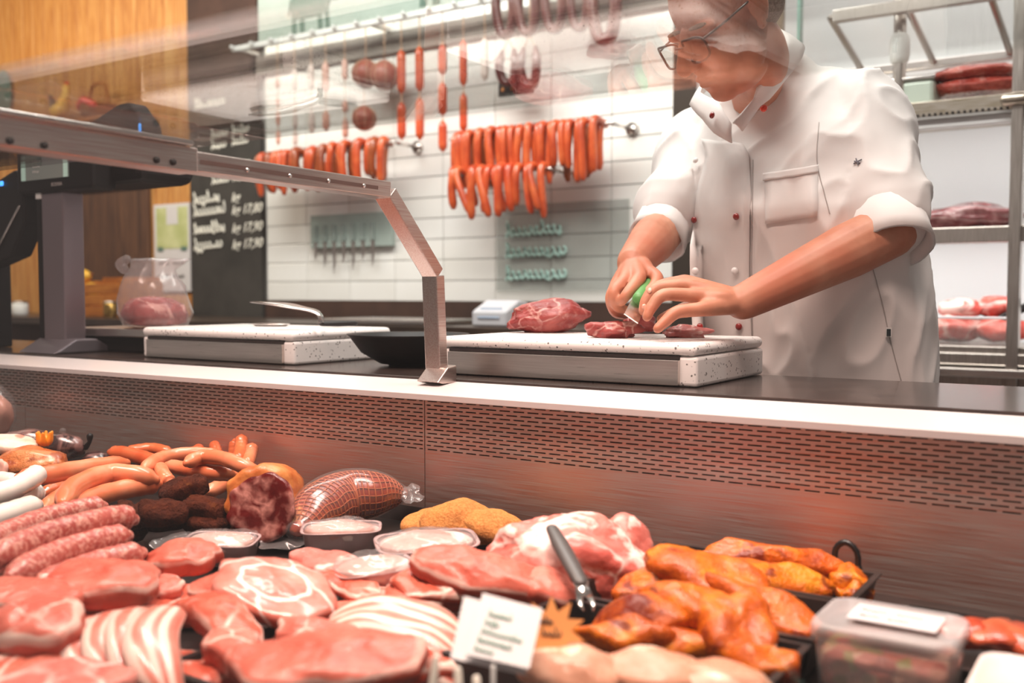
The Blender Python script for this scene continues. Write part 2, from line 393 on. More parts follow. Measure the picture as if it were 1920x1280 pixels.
# glass holder: post, slanted arm, horizontal arm
hold = thing('glass_holder', 'bent aluminium glass holder standing between the two cutting boards', 'glass holder', (-1.083, 1.41, .945))
W2 = .0165
def yz_bar(name, pts, w, m, parent, xc=-1.083, hw=.0165, bev=.002):
    """bar of square profile through YZ polyline, mitred"""
    P = [V(0, *p) for p in pts]; n = len(P); bm = bmesh.new(); rings = []
    for i in range(n):
        if i == 0: t = (P[1] - P[0]).normalized(); nrm = V(0, -t.z, t.y); s = 1
        elif i == n - 1: t = (P[-1] - P[-2]).normalized(); nrm = V(0, -t.z, t.y); s = 1
        else:
            t1 = (P[i] - P[i-1]).normalized(); t2 = (P[i+1] - P[i]).normalized(); t = (t1 + t2).normalized(); nrm = V(0, -t.z, t.y); s = 1 / max(.3, t.dot(t1))
        rings.append([bm.verts.new((xc + sx * hw, P[i].y + nrm.y * sn * w * s, P[i].z + nrm.z * sn * w * s)) for sx, sn in ((-1, -1), (1, -1), (1, 1), (-1, 1))])
    for a, b in zip(rings, rings[1:]):
        for k in range(4): bm.faces.new((a[k], a[(k+1) % 4], b[(k+1) % 4], b[k]))
    bm.faces.new(rings[0]); bm.faces.new(rings[-1]); bmesh.ops.recalc_face_normals(bm, faces=bm.faces)
    if bev: bevel_edges(bm, bev, 2)
    return fin(bm, name, m, parent, smooth=False)
yz_bar('post', [(1.41, .955), (1.40, 1.134)], .012, STEEL_BAR, hold)
yz_bar('slanted_arm', [(1.40, 1.137), (1.272, 1.268)], .012, STEEL_BAR, hold)
arm = yz_bar('horizontal_arm', [(1.268, 1.272), (.50, 1.279)], .0135, STEEL_BAR, hold)
lamp_arm = yz_bar('lamp_rail', [(.875, 1.2765), (.50, 1.281)], .0165, STEEL_BAR, hold, hw=.019)
yz_bar('rail_lip', [(.865, 1.2975), (.50, 1.301)], .0035, STEEL_BRIGHT, hold, hw=.024, bev=.0015)
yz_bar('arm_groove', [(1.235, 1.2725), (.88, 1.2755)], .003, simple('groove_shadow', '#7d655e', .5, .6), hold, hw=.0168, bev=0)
for y in (1.20, 1.12, 1.04, .96):
    tube('screw', [(-1.0665, y, 1.2727), (-1.0645, y, 1.2727)], .0032, STEEL_BRIGHT, hold, 10, False)
for y in (.62, .835, .81, .66):
    tube('bolt', [(-1.0645, y, 1.270), (-1.062, y, 1.270)], .0042, DARK_STEEL, hold, 10, False)
prism('foot_clamp', [(1.425, .944), (1.385, .944), (1.37, .948), (1.40, .972), (1.425, .975)], 'x', -1.098, -1.05, STEEL_BAR, hold, .002)
# second holder far left
hold2 = thing('glass_holder', 'aluminium glass holder foot at the far end beside the scale', 'glass holder', (-2.63, 1.41, .945))
yz_bar('post', [(1.41, .955), (1.40, 1.134)], .012, STEEL_BAR, hold2, xc=-2.63)
yz_bar('slanted_arm', [(1.40, 1.137), (1.272, 1.268)], .012, STEEL_BAR, hold2, xc=-2.63)
prism('foot_clamp', [(1.425, .944), (1.385, .944), (1.37, .948), (1.40, .972), (1.425, .975)], 'x', -2.65, -2.60, STEEL_BAR, hold2, .002)
yz_bar('horizontal_arm', [(1.268, 1.272), (.50, 1.279)], .0135, STEEL_BAR, hold2, xc=-2.63)
# glass
def pane(name, quad, th, label, cat='glass pane'):
    """glass sheet from 4 corners, thickness along its normal"""
    q = [V(p) for p in quad]; nrm = (q[1] - q[0]).cross(q[3] - q[0]).normalized() * th
    vs = q + [p + nrm for p in q]
    return tag(raw(name, vs, [(0, 1, 2, 3), (7, 6, 5, 4), (0, 4, 5, 1), (1, 5, 6, 2), (2, 6, 7, 3), (3, 7, 4, 0)], GLASS, smooth=False), label, cat)
pane('glass_shelf', [(X0, .49, 1.2955), (X1, .49, 1.2955), (X1, .868, 1.2925), (X0, .868, 1.2925)], .006, 'clear horizontal glass shelf mirroring the counter from below', 'glass shelf')
pane('front_glass', [(X0, .385, .72), (X1, .385, .72), (X1, .485, 1.288), (X0, .485, 1.288)], .006, 'clear front glass of the display case facing the customer')
pane('glass_divider', [(-0.2761, 0.8254, 0.8), (-0.1844, 0.6866, 0.8), (-0.2239, 0.8334, 0.735), (-0.3351, 1.0019, 0.735)], .005, 'small upright glass divider beside the clear tub')

# ---------------------------------------------------------------- text helper
def text_mesh(name, body, size, m, parent, origin, ex, ey, shear=.25, th=.0006, bold=0, align='LEFT'):
    """flat lettering standing on a surface: origin + ex (reading direction) + ey (up)"""
    cu = bpy.data.curves.new('t', 'FONT'); cu.body = body; cu.size = size; cu.shear = shear; cu.extrude = th; cu.offset = bold; cu.align_x = align; cu.resolution_u = 3
    t = bpy.data.objects.new('t', cu); COL.objects.link(t); dg = bpy.context.evaluated_depsgraph_get()
    me = bpy.data.meshes.new_from_object(t.evaluated_get(dg)); bpy.data.objects.remove(t); bpy.data.curves.remove(cu)
    ex = V(ex).normalized(); ey = V(ey).normalized(); ez = ex.cross(ey)
    M4 = Matrix((ex, ey, ez)).transposed().to_4x4(); M4.translation = V(origin); me.transform(M4); me.materials.clear()
    return link(name, me, m, parent, smooth=False)
def scrawl(name, origin, ex, ey, length, h, r, m, parent, seed, words=1):
    """a line of cursive handwriting too small to read: running loops and upstrokes"""
    rs = random.Random(seed); ex = V(ex).normalized(); ey = V(ey).normalized(); o = V(origin); bm = bmesh.new(); x = 0.; wl = length / words
    for w in range(words):
        pts = []; L = wl * rs.uniform(.72, .9); n = max(5, int(L / (h * .42))); x0 = w * wl
        for i in range(n * 4):
            t = i / (n * 4 - 1); ph = i * PI / 2; tall = 1.0 if (i // 4 == 0 or rs.random() < .12) else .55
            pts.append(o + ex * (x0 + t * L + .16 * h * math.sin(ph + .6)) + ey * (h * tall * (.5 - .5 * math.cos(ph)) + (-.35 * h if rs.random() < .05 else 0)))
        add_tube(bm, smooth_path(pts, len(pts) * 2), r, 5)
    return fin(bm, name, m, parent)
# ---------------------------------------------------------------- wall: chalkboard, posters, sign panel
cb = thing('chalkboard', 'tall narrow chalkboard with handwritten prices between wood and white tiles', 'chalkboard', (-4.39, 3.81, .95))
box('board', (-4.69, 3.795, .95), (-4.11, 3.822, 2.02), CHALK_BOARD, cb, .004)
box('header_board', (-4.69, 3.79, 2.03), (-4.125, 3.822, 3.15), BROWN_PANEL, cb, .004)
scrawl('header_lettering', (-4.63, 3.789, 2.14), (1, 0, .03), (0, 0, 1), .34, .06, .005, CHALK, cb, 1)
for z, a, b in ((1.965, 'vom Rind', ''), (1.905, 'Tafelspitz', ''), (1.78, 'Rost-', '9,80'), (1.71, 'braten', ''),
                (1.605, 'Schulter', 'kg'), (1.535, 'Karree', 'kg 17,80'), (1.435, 'Schnitzel', 'kg 17,90'), (1.345, 'Schopf', 'kg 17,90')):
    y = 3.793
    if z > 1.65: scrawl('chalk_lettering', (-4.50, y, z), (1, 0, .05), (0, 0, 1), .34, .05, .005, CHALK, cb, int(z * 100), 2)
    else:
        scrawl('chalk_lettering', (-4.66, y, z), (1, 0, .05), (0, 0, 1), .30, .065, .006, CHALK, cb, int(z * 100))
        text_mesh('chalk_lettering', b, .07, CHALK, cb, (-4.34, y, z), (1, 0, .03), (0, 0, 1), .3, bold=.0012)
ps = thing('poster', 'green and white poster pinned to pine planks beside the chalkboard', 'poster', (-4.86, 3.80, 1.1))
box('sheet', (-5.02, 3.797, 1.11), (-4.70, 3.803, 1.62), PAPER, ps)
box('picture_field', (-4.995, 3.7945, 1.36), (-4.715, 3.7965, 1.60), two('poster_meadow', '#a9b06a', '#cfd09a', 7, .7), ps)
box('picture_house', (-4.90, 3.793, 1.50), (-4.80, 3.7942, 1.60), PAPER, ps)
for xa in (-4.985, -4.775): box('green_block', (xa, 3.793, 1.345), (xa + .05, 3.7945, 1.37), GREEN_DARK, ps)
for z, t in ((1.27, 'Qualität'), (1.19, 'aus der Region')): scrawl('poster_lettering', (-4.98, 3.796, z), (1, 0, 0), (0, 0, 1), .25, .022, .002, INK_BLACK, ps, len(t), 2)
sign = thing('sign_panel', 'pale green sign panel with cow silhouettes above the sausage rail', 'sign', (-3.1, 3.8, 2.42))
box('panel', (-4.12, 3.80, 2.43), (-2.56, 3.823, 3.1), GREEN_PANEL, sign, .003)
def cow(x, z, s, flip=1):
    poly = [(-.5, .32), (-.42, .36), (-.30, .34), (-.24, .30), (.38, .30), (.46, .26), (.50, .05), (.47, .04), (.45, .20), (.42, .0), (.42, -.30), (.34, -.30), (.33, -.04), (.26, -.02), (.24, -.30), (.16, -.30), (.16, -.05),
            (-.12, -.05), (-.14, -.30), (-.22, -.30), (-.21, -.02), (-.27, -.02), (-.29, -.30), (-.37, -.30), (-.34, .05), (-.40, .14), (-.52, .12), (-.58, .18)]
    return prism('cow_silhouette', [(x + flip * p[0] * s, z + p[1] * s) for p in poly], 'y', 3.795, 3.7995, GREEN_DARK, sign)
cow(-3.72, 2.54, .34, -1); cow(-2.82, 2.62, .52); cow(-3.3, 2.95, .3)
box('panel_seam', (-2.575, 3.792, 2.43), (-2.555, 3.7995, 3.1), GREEN_DARK, sign)
sign2 = tag(box('sign_panel', (-2.54, 3.80, 2.43), (-1.44, 3.823, 3.1), GREEN_PANEL, None, .003), 'plain pale green panel above the dark sausages', 'sign')
# hanging rail with pegs
rail = thing('sausage_rail', 'long white hanging rail with round pegs along the tiled wall', 'rail', (-3, 3.72, 2.385))
box('rail_bar', (-4.16, 3.648, 2.372), (-1.47, 3.672, 2.40), WHITE_PAINT, rail, .004)
box('backing_strip', (-4.16, 3.79, 2.27), (-1.47, 3.8145, 2.37), two('rail_backing', '#8d837c', '#9d938b', 5, .6), rail)
for x in (-4.12, -3.2, -2.3, -1.5): box('bracket', (x - .012, 3.668, 2.374), (x + .012, 3.8, 2.392), STEEL, rail)
for k in range(19):
    x = -4.14 + k * .145; tube('peg', [(x, 3.646, 2.386), (x, 3.640, 2.388), (x, 3.634, 2.392)], [.008, .009, .012], WHITE_PAINT, rail, 10)
# sausages on strings: (place on the rail, kind, heights of each link, radius)
STRANDS = [
 ((-3.8301, 3.66, 2.0547), 'pink', [(150, 172), (186, 206), (212, 240), (246, 274)], .010),
 ((-3.7083, 3.66, 2.0424), 'pale', [(134, 176), (214, 245), (247, 275)], .011),
 ((-3.5932, 3.66, 2.0308), 'pale', [(126, 172), (213, 252)], .014),
 ((-3.4953, 3.66, 2.0209), 'pink', [(122, 178), (212, 248)], .016),
 ((-3.368, 3.66, 2.0081), 'pink', [(116, 157), (192, 216), (226, 262)], .013),
 ((-3.013, 3.66, 1.9723), 'red', [(100, 180), (196, 264)], .0195),
 ((-2.905, 3.66, 1.9614), 'red', [(94, 176), (188, 265)], .0195),
 ((-2.7723, 3.66, 1.948), 'red', [(90, 146), (160, 220), (230, 287)], .0195),
 ((-2.6554, 3.66, 1.9362), 'red', [(82, 166), (180, 250)], .0175),
 ((-2.5389, 3.66, 1.9244), 'pale', [(78, 156)], .0175)]
HM = {'pink': HANG_PINK, 'pale': two('pale_sausage_skin', '#cdb5ab', '#dbc8bf', 10, .35), 'red': HANG_RED, 'dark': HANG_DARK}
def vz(v, d): return 1.104 + (548 - v) / 1867 * d
def knotted(name, p_top, length, r, m, label, cat, group, bend=0):
    """sausage with pinched ends hanging straight down"""
    t = thing(name, label, cat, (p_top[0], p_top[1], p_top[2] - length), 0, group)
    n = 14; pts = []; rad = []
    for i in range(n + 1):
        q = i / n; pts.append((p_top[0] + bend * math.sin(PI * q), p_top[1], p_top[2] - q * length)); e = min(q, 1 - q) * length
        rad.append(r * (.28 + .72 * min(1, max(0, (e - .004) / (r * .9))) ** .5) if e > .004 else r * .2)
    tube('casing', pts, rad, m, t, 14); 
    tube('knot', [(p_top[0], p_top[1], p_top[2] + .004), (p_top[0], p_top[1], p_top[2] - .006)], r * .3, STRING, t, 8)
    return t
for si, (p, kind, segs, r) in enumerate(STRANDS):
    d = (p[1] * .8368 - p[0] * .5476); prev = 2.39; r = r * d / 4.4
    nm = {'red': 'thick orange-red sausage', 'pink': 'slim pinkish sausage', 'pale': 'pale slim sausage'}[kind]
    for k, (a, b) in enumerate(segs):
        zt, zb = vz(a, d), vz(b, d)
        t = knotted('hanging_sausage', (p[0], p[1], zt), zt - zb, r, HM[kind], f'{nm} on the {ORD[si if si < 5 else si + 2]} string from the chalkboard, {["topmost", "second down", "third down", "lowest"][k]}', 'sausage', 'sausages hanging on strings')
        tube('string', [(p[0], p[1], prev + (.012 if k else 0)), (p[0], p[1], zt - .008)], .0025, STRING, t, 6, False); prev = zb
for i, (p, v0, v1, lab) in enumerate((((-3.2327, 3.66, 2.1337), 118, 170, 'round ball sausage in netting, upper of two beside thick red ones'), ((-3.1161, 3.66, 2.1151), 120, 174, 'round ball sausage in netting hanging next to a twin ball'), ((-3.2448, 3.66, 1.9296), 203, 248, 'lower round ball sausage hanging beneath the twin balls'))):
    d = (p[1] * .8368 - p[0] * .5476); R = (v1 - v0) / 2 / 1867 * d; zc = vz((v0 + v1) / 2, d)
    t = thing('ball_sausage', lab, 'sausage', (p[0], p[1], zc - R), 0, 'sausages hanging on strings')
    lathe('casing', [(.001, -R), (R * .5, -R * .87), (R * .87, -R * .5), (R, 0), (R * .87, R * .5), (R * .55, R * .83), (R * .2, R * 1.0), (.002, R * 1.12)], (p[0], p[1], zc), two('ball_sausage_skin', '#9a4a3a', '#b06a5a', 8, .4), t, 18)
    for a in range(4):
        an = a * PI / 4; tube('net_cord', [(p[0] + math.cos(an) * R * 1.01 * math.cos(b), p[1] + math.sin(an) * R * 1.01 * math.cos(b), zc + R * 1.01 * math.sin(b)) for b in (k * 2 * PI / 16 for k in range(17))], .0018, STRING, t, 5, False)
    tube('string', [(p[0], p[1], zc + R), (p[0], p[1], 2.39 if i < 2 else vz(170, d))], .0025, STRING, t, 6, False)
# dark sausage rings in pairs
def ring_sausage(p, v0, v1, wpx, label, m=HANG_DARK):
    d = (p[1] * .8368 - p[0] * .5476); zt, zb = vz(v0, d), vz(v1, d); w = wpx / 1867 * d / .85
    pts = smooth_path([(p[0] - w * .45, p[1], zt), (p[0] - w * .62, p[1] - .01, zt * .55 + zb * .45), (p[0] - w * .42, p[1], zb * .9 + zt * .1), (p[0], p[1] + .004, zb), (p[0] + w * .42, p[1], zb * .9 + zt * .1), (p[0] + w * .62, p[1] - .01, zt * .55 + zb * .45), (p[0] + w * .45, p[1], zt)], 30)
    n = len(pts); rad = [w * .30 * min(1, .45 + 6 * min(i, n - 1 - i) / n) for i in range(n)]
    t = thing('sausage_ring', label, 'sausage', (p[0], p[1], zb), 0, 'dark sausage rings on the rail')
    tube('casing', pts, rad, m, t, 12)
    tube('string', [pts[0], (p[0], p[1], zt + .05), pts[-1]], .003, STRING, t, 6)
    tube('hanger', [(p[0], p[1], zt + .05), (p[0], p[1], max(zt + .07, 2.39))], .0025, STRING, t, 6, False); return t
for k, (p, a, b, w) in enumerate((((-2.4283, 3.66, 2.2805), -30, 72, 26), ((-2.3131, 3.66, 2.2636), -30, 68, 26), ((-2.1802, 3.66, 2.2441), -40, 62, 26), ((-2.0593, 3.66, 2.2263), -45, 60, 24), ((-1.9421, 3.66, 2.2092), -40, 80, 34))):
    ring_sausage(p, a, b, w, f'dark brown sausage ring on the upper rail, {ORD[k]} from the red sausages')
for k, (p, a, b, w) in enumerate((((-2.4144, 3.66, 2.0726), 102, 160, 24), ((-2.3048, 3.66, 2.0594), 96, 165, 24))):
    ring_sausage(p, a, b, w, f'dark sausage ring hanging lower down, {["nearer the red sausages", "nearer the butcher"][k]}')
bx = thing('price_tag_holder', 'black price holder with orange dots under the dark sausage rings', 'price holder', (-2.3989, 3.7, 1.9627))
pa, pb = (-2.489, 3.7, 1.9653), (-2.3081, 3.7, 2.0261)
box('holder', (pa[0], 3.69, pa[2]), (pb[0], 3.705, pb[2]), BLACK_PLASTIC, bx, .004)
for f_ in (.15, .42): 
    x = pa[0] + (pb[0] - pa[0]) * f_; tube('orange_dot', [(x, 3.689, pa[2] + .03), (x, 3.687, pa[2] + .03)], .009, ORANGE_CARD, bx, 10, False)
# thin sausages on rods
def rod(name, u_pts, label):
    t = thing(name, label, 'rod', (u_pts[0][0], 3.7, u_pts[0][2])); a, b = V(u_pts[0]), V(u_pts[1])
    tube('bar', [a, b], .008, STEEL_BRIGHT, t, 10)
    for e in (a + (b - a) * .04, b - (b - a) * .01): tube('wall_arm', [e, (e.x, 3.80, e.z)], .009, STEEL_BRIGHT, t, 8, False); tube('rosette', [(e.x, 3.80, e.z), (e.x, 3.814, e.z)], .028, STEEL, t, 14, False)
    return t
RA = ((-3.9365, 3.62, 1.7811), (-3.0293, 3.62, 1.8051)); RB = ((-2.6947, 3.62, 1.7872), (-1.88, 3.62, 1.7879)); RC = ((-2.6448, 3.56, 1.6214), (-2.1397, 3.56, 1.6154))
rod('sausage_rod', RA, 'steel rod with thin sausages beside the chalkboard')
rod('sausage_rod', RB, 'steel rod with the upper row of thin sausages near the butcher')
rod('sausage_rod', RC, 'steel rod with the short lower row of curved sausages')
rnd = random.Random(3)
def thin_row(R, n, lo, hi, r, m_list, lab, grp, curve=0, f0=0., f1=1.):
    for k in range(n):
        f_ = f0 + (f1 - f0) * (k + .5) / n; p = V(R[0]).lerp(V(R[1]), f_); L = rnd.uniform(lo, hi); dx = rnd.uniform(-.012, .012) + curve * rnd.uniform(-.3, 1); rr = r * rnd.uniform(.88, 1.12)
        y = p.y - .014 - rnd.uniform(0, .04) - .02 * (k % 2); side = rnd.uniform(-1, 1) * .006
        pts = smooth_path([(p.x, p.y + .012, p.z + .004), (p.x, y + .01, p.z + .014), (p.x + side, y - .006, p.z - .02), (p.x + dx * .5, y - .008, p.z - L * .55), (p.x + dx, y, p.z - L)], 20)
        q = len(pts); rad = [rr * (.5 if i == 0 else .85 if i == 1 else 1) * (1 - .25 * (i == q - 1)) for i in range(q)]
        tag(tube('thin_sausage', pts, rad, m_list[rnd.randrange(len(m_list))], None, 10), lab % ORD[k], 'sausage', grp)
thin_row(RA, 21, .13, .19, .018, [THIN_DARK, THIN_RED], '%s thin sausage from the chalkboard on the rod beside it', 'thin sausages on the rod by the chalkboard', 0, .03, .97)
thin_row(RB, 24, .15, .225, .0165, [THIN_RED], '%s long thin sausage on the rod nearest the butcher, from the ball end', 'long thin sausages on the upper rod', 0, .03, .955)
RB2 = tuple((p[0], p[1] + .05, p[2] - .004) for p in RB); RA2 = tuple((p[0], p[1] + .05, p[2] - .004) for p in RA)
thin_row(RB2, 17, .15, .21, .0165, [THIN_RED, THIN_DARK], '%s sausage half hidden behind the long ones on the upper rod', 'rear thin sausages on the upper rod', 0, .03, .95)
thin_row(RA2, 15, .12, .17, .018, [THIN_DARK], '%s sausage half hidden behind those on the chalkboard rod', 'rear thin sausages on the chalkboard rod', 0, .04, .96)
thin_row(RC, 13, .13, .20, .0175, [THIN_RED, HANG_RED], '%s curved thin sausage in the short lower row', 'curved thin sausages on the short rod', .06, .04, .98)
# added stand-ins for glass reflections over the tiles: plate with knives, lettered sheet
kr = thing('reflection_plate', 'grey-green magnetic plate with knives on the tiled wall', 'knife rack', (-3.4575, 3.8, 1.3285))
a, b = (-3.733, 3.8, 1.3324), (-3.1825, 3.8, 1.5022)
box('plate', (a[0], 3.785, a[2]), (b[0], 3.815, b[2]), two('grey_green_plate', '#93a099', '#a3aea7', 5, .5), kr, .004)
for k in range(7):
    x = a[0] + .04 + k * .065; l = .05 + .05 * ((k * 37) % 5) / 4
    prism('added_blade', [(x - .011, a[2] + .03), (x + .011, a[2] + .03), (x + .009, a[2] - l * .8), (x - .006, a[2] - l * 1.35)], 'y', 3.781, 3.7845, STEEL, kr)
    box('added_handle', (x - .012, 3.774, a[2] + .03), (x + .012, 3.7845, a[2] + .12), simple('added_handle_grey', '#8b9690', .5) if k == 0 else bpy.data.materials['added_handle_grey'], kr, .004)
gm = thing('reflected_menu_sheet', 'grey glass board with pale turquoise handwriting on the tiled wall', 'menu board', (-2.2334, 3.8, 1.1228))
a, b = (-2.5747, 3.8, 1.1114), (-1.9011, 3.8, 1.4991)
box('glass_sheet', (a[0], 3.80, a[2]), (b[0], 3.8145, b[2]), thin_glass('reflection_glass', '#eef0ef', .1, 1.3, .06), gm, .002)
MINT = simple('reflected_turquoise', '#bfe3da', .6)  # pale lettering imitates a chalkboard reflected in the glass
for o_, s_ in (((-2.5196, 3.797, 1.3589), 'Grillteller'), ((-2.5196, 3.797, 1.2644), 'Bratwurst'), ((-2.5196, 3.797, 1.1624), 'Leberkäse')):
    scrawl('reflected_lettering', o_, (1, 0, .02), (0, 0, 1), .40, .065, .0075, MINT, gm, len(s_) + 3)
# ---------------------------------------------------------------- rear bench and things on it
bench = thing('rear_bench', 'dark rear work bench along the back wall', 'bench', (-3.5, 3.45, 0))
box('bench_top', (-7.2, 3.12, .93), (-1.5, 3.78, .97), two('bench_dark', '#33261f', '#46362c', 5, .3), bench, .004)
box('bench_body', (-7.2, 3.2, .02), (-1.5, 3.78, .93), BROWN_PANEL, bench)
tag(box('steel_tray', (-3.05, 3.15, .972), (-2.45, 3.5, .992), STEEL_BRIGHT, None, .006), 'flat steel tray on the rear bench behind the boards', 'tray')
dv = thing('label_printer', 'small white label printer on the rear bench behind the meat', 'printer', (-2.19, 3.25, .97))
prism('housing', [(3.18, .972), (3.36, .972), (3.36, 1.06), (3.28, 1.075), (3.18, 1.03)], 'x', -2.27, -2.11, simple('printer_grey', '#cfccd0', .4), dv, .008)
prism('display', [(3.176, 1.005), (3.20, 1.045), (3.203, 1.043), (3.179, 1.003)], 'x', -2.24, -2.14, simple('printer_screen', '#7c8aa0', .3), dv)
cr = thing('wooden_crate', 'orange wooden crate on the rear bench beside the scale column', 'crate', (-5.75, 3.4, .97))
ca, cb_ = (-5.2851, 3.35, 0.9455), (-4.7389, 3.35, 1.1127)
x0, x1 = ca[0], cb_[0]; z0 = .972
for k in range(3): box('front_slat', (x0, 3.34, z0 + k * .062), (x1, 3.355, z0 + .055 + k * .062), WOOD_CRATE, cr, .003)
for xx in (x0, x1 - .016): box('side_board', (xx, 3.355, z0), (xx + .016, 3.64, z0 + .2), WOOD_CRATE, cr, .003)
box('bottom_board', (x0 + .016, 3.355, z0), (x1 - .016, 3.62, z0 + .012), WOOD_CRATE, cr); box('rear_board', (x0 + .016, 3.62, z0), (x1 - .016, 3.635, z0 + .22), WOOD_CRATE, cr)
for k, (p, sx, rz) in enumerate((((-5.2044, 3.43, 1.1895), .085, .2), ((-5.2278, 3.4, 1.1131), .09, -.4), ((-5.0864, 3.41, 1.107), .075, .7), ((-5.3069, 3.42, 1.067), .075, 1.2), ((-5.123, 3.38, 1.0618), .08, .1))):
    q = thing('yellow_squash', f'yellow squash in the orange crate, {["topmost", "middle", "nearest the crate corner", "lowest behind the slats", "half hidden by the front slat"][k]}', 'squash', (p[0], p[1], p[2] - .05), 0, 'yellow squashes in the crate')
    pts = [(p[0] + math.cos(rz) * s_ * sx, p[1], p[2] + math.sin(rz) * s_ * sx * .6) for s_ in (-1, -.6, -.2, .2, .6, 1)]
    tube('fruit', pts, [.02, .042, .05, .05, .04, .018], YELLOW, q, 14); tube('stem', [pts[-1], V(pts[-1]) + V(.03, 0, .01)], .007, WOOD_CRATE, q, 6)
for k, (p, r, h, m, lab) in enumerate((((-5.598, 3.3, 0.9669), .045, .08, WHITE_PAINT, 'small white lidded jar on the rear bench left of the scale'), ((-4.6701, 3.25, 0.9741), .035, .085, simple('brass_tin', '#c9a15a', .25, 1), 'small shiny brass tin in front of the crate'))):
    j = thing('jar', lab, 'jar', (p[0], p[1], .972)); lathe('pot', [(.002, 0), (r * .9, 0), (r, h * .1), (r, h * .8), (r * .85, h * .9), (.002, h * .9)], (p[0], p[1], .972), m, j, 18); lathe('lid', [(.002, h * .9), (r * .95, h * .9), (r * .95, h), (.002, h * 1.02)], (p[0], p[1], .972), STEEL, j, 18)
# decorations on the pine wall (soft shapes behind the scale)
pl = thing('wall_plate', 'white oval plate with green rim hung on the pine planks', 'plate', (-6.5129, 3.78, 2.4145))
c = (-6.5595, 3.8, 2.4369); bm = bmesh.new(); add_lathe(bm, [(.002, .012), (.08, .012), (.11, .02), (.115, .016), (.10, 0), (.002, 0)], (0, 0, 0), 26, .8, 1.25)
bm.transform(Matrix.Translation(c) @ Matrix.Rotation(PI / 2, 4, 'X')); fin(bm, 'dish', WHITE_PAINT, pl)
bm = bmesh.new(); add_lathe(bm, [(.108, .021), (.121, .02), (.121, .012), (.108, .016)], (0, 0, 0), 26, .8, 1.25); bm.transform(Matrix.Translation(c) @ Matrix.Rotation(PI / 2, 4, 'X')); fin(bm, 'rim', GREEN_DARK, pl)
sh = thing('wall_shelf', 'wooden wall shelf with figures on the pine planks', 'shelf', (-6.0327, 3.7, 2.1655))
a = (-6.498, 3.72, 2.1158); b = (-4.9946, 3.72, 1.9909)
box('board', (a[0] - .3, 3.6, a[2]), (b[0], 3.805, a[2] + .025), WOOD_CRATE, sh, .004)
for f_ in (.1, .9): box('bracket', (a[0] + (b[0] - a[0]) * f_, 3.72, a[2] - .12), (a[0] + (b[0] - a[0]) * f_ + .03, 3.805, a[2]), WOOD_CRATE, sh, .004)
fg = thing('rooster_figure', 'carved yellow rooster figure on the wall shelf', 'figurine', ((-5.7886, 3.7, 2.2092)[0], 3.7, a[2] + .026))
px = (-5.7886, 3.7, 2.2092)[0]; z = a[2] + .026
tube('body', [(px - .06, 3.7, z + .10), (px - .02, 3.7, z + .085), (px + .04, 3.7, z + .11), (px + .07, 3.7, z + .18)], [.03, .05, .045, .022], YELLOW, fg, 12)
tube('head', [(px + .07, 3.7, z + .18), (px + .075, 3.7, z + .225)], [.022, .024], YELLOW, fg, 10); tube('tail', [(px - .05, 3.7, z + .11), (px - .10, 3.7, z + .19)], [.03, .012], WOOD_DARK, fg, 8)
tube('stand', [(px, 3.7, z + .005), (px, 3.7, z + .06)], [.03, .012], WOOD_DARK, fg, 10); tube('comb', [(px + .065, 3.7, z + .25), (px + .09, 3.7, z + .25)], .01, ORANGE_BTN, fg, 8)
bk = thing('gift_basket', 'wicker basket with orange ribbon on the wall shelf', 'basket', ((-5.4459, 3.7, 2.1441)[0], 3.7, a[2] + .026)); px = (-5.3932, 3.7, 2.1392)[0]
lathe('basket', [(.002, 0), (.09, 0), (.11, .08), (.115, .085), (.10, .08), (.002, .02)], (px, 3.7, z), WOOD_CRATE, bk, 20); tube('bow', smooth_path([(px - .07, 3.62, z + .07), (px, 3.6, z + .1), (px + .07, 3.62, z + .07)], 8), .022, ORANGE_BTN, bk, 8)
tube('handle', smooth_path([(px - .1, 3.7, z + .08), (px - .06, 3.7, z + .2), (px + .06, 3.7, z + .2), (px + .1, 3.7, z + .08)], 16), .01, WOOD_CRATE, bk, 8)

# ---------------------------------------------------------------- cutting boards on the worktop
def cutting_board(x0, x1, y0, y1, label):
    z0 = .951; t = thing('cutting_board', label, 'cutting board', ((x0 + x1) / 2, y0, z0))
    bm = add_box(bmesh.new(), (x0, y0, z0 + .050), (x1, y1, z0 + .071), .010, None, 4); fin(bm, 'board_slab', BOARD, t)
    box('base', (x0, y0 + .004, z0), (x1, y1, z0 + .0495), BOARD, t, .006, None, True, False, 3)
    box('steel_front', (x0 + .022, y0 - .004, z0 + .002), (x1 - .03, y0 + .006, z0 + .043), STEEL, t, .0012)
    box('shadow_gap', (x0 + .022, y0 + .001, z0 + .0435), (x1 - .03, y0 + .008, z0 + .0495), DARK_STEEL, t)
    return t
cutting_board(-1.142, -.625, 1.495, 1.815, 'speckled white cutting board with raw meat under the butcher hands')
cutting_board(-2.03, -1.528, 1.495, 1.815, 'speckled white cutting board carrying a steel serving tool')
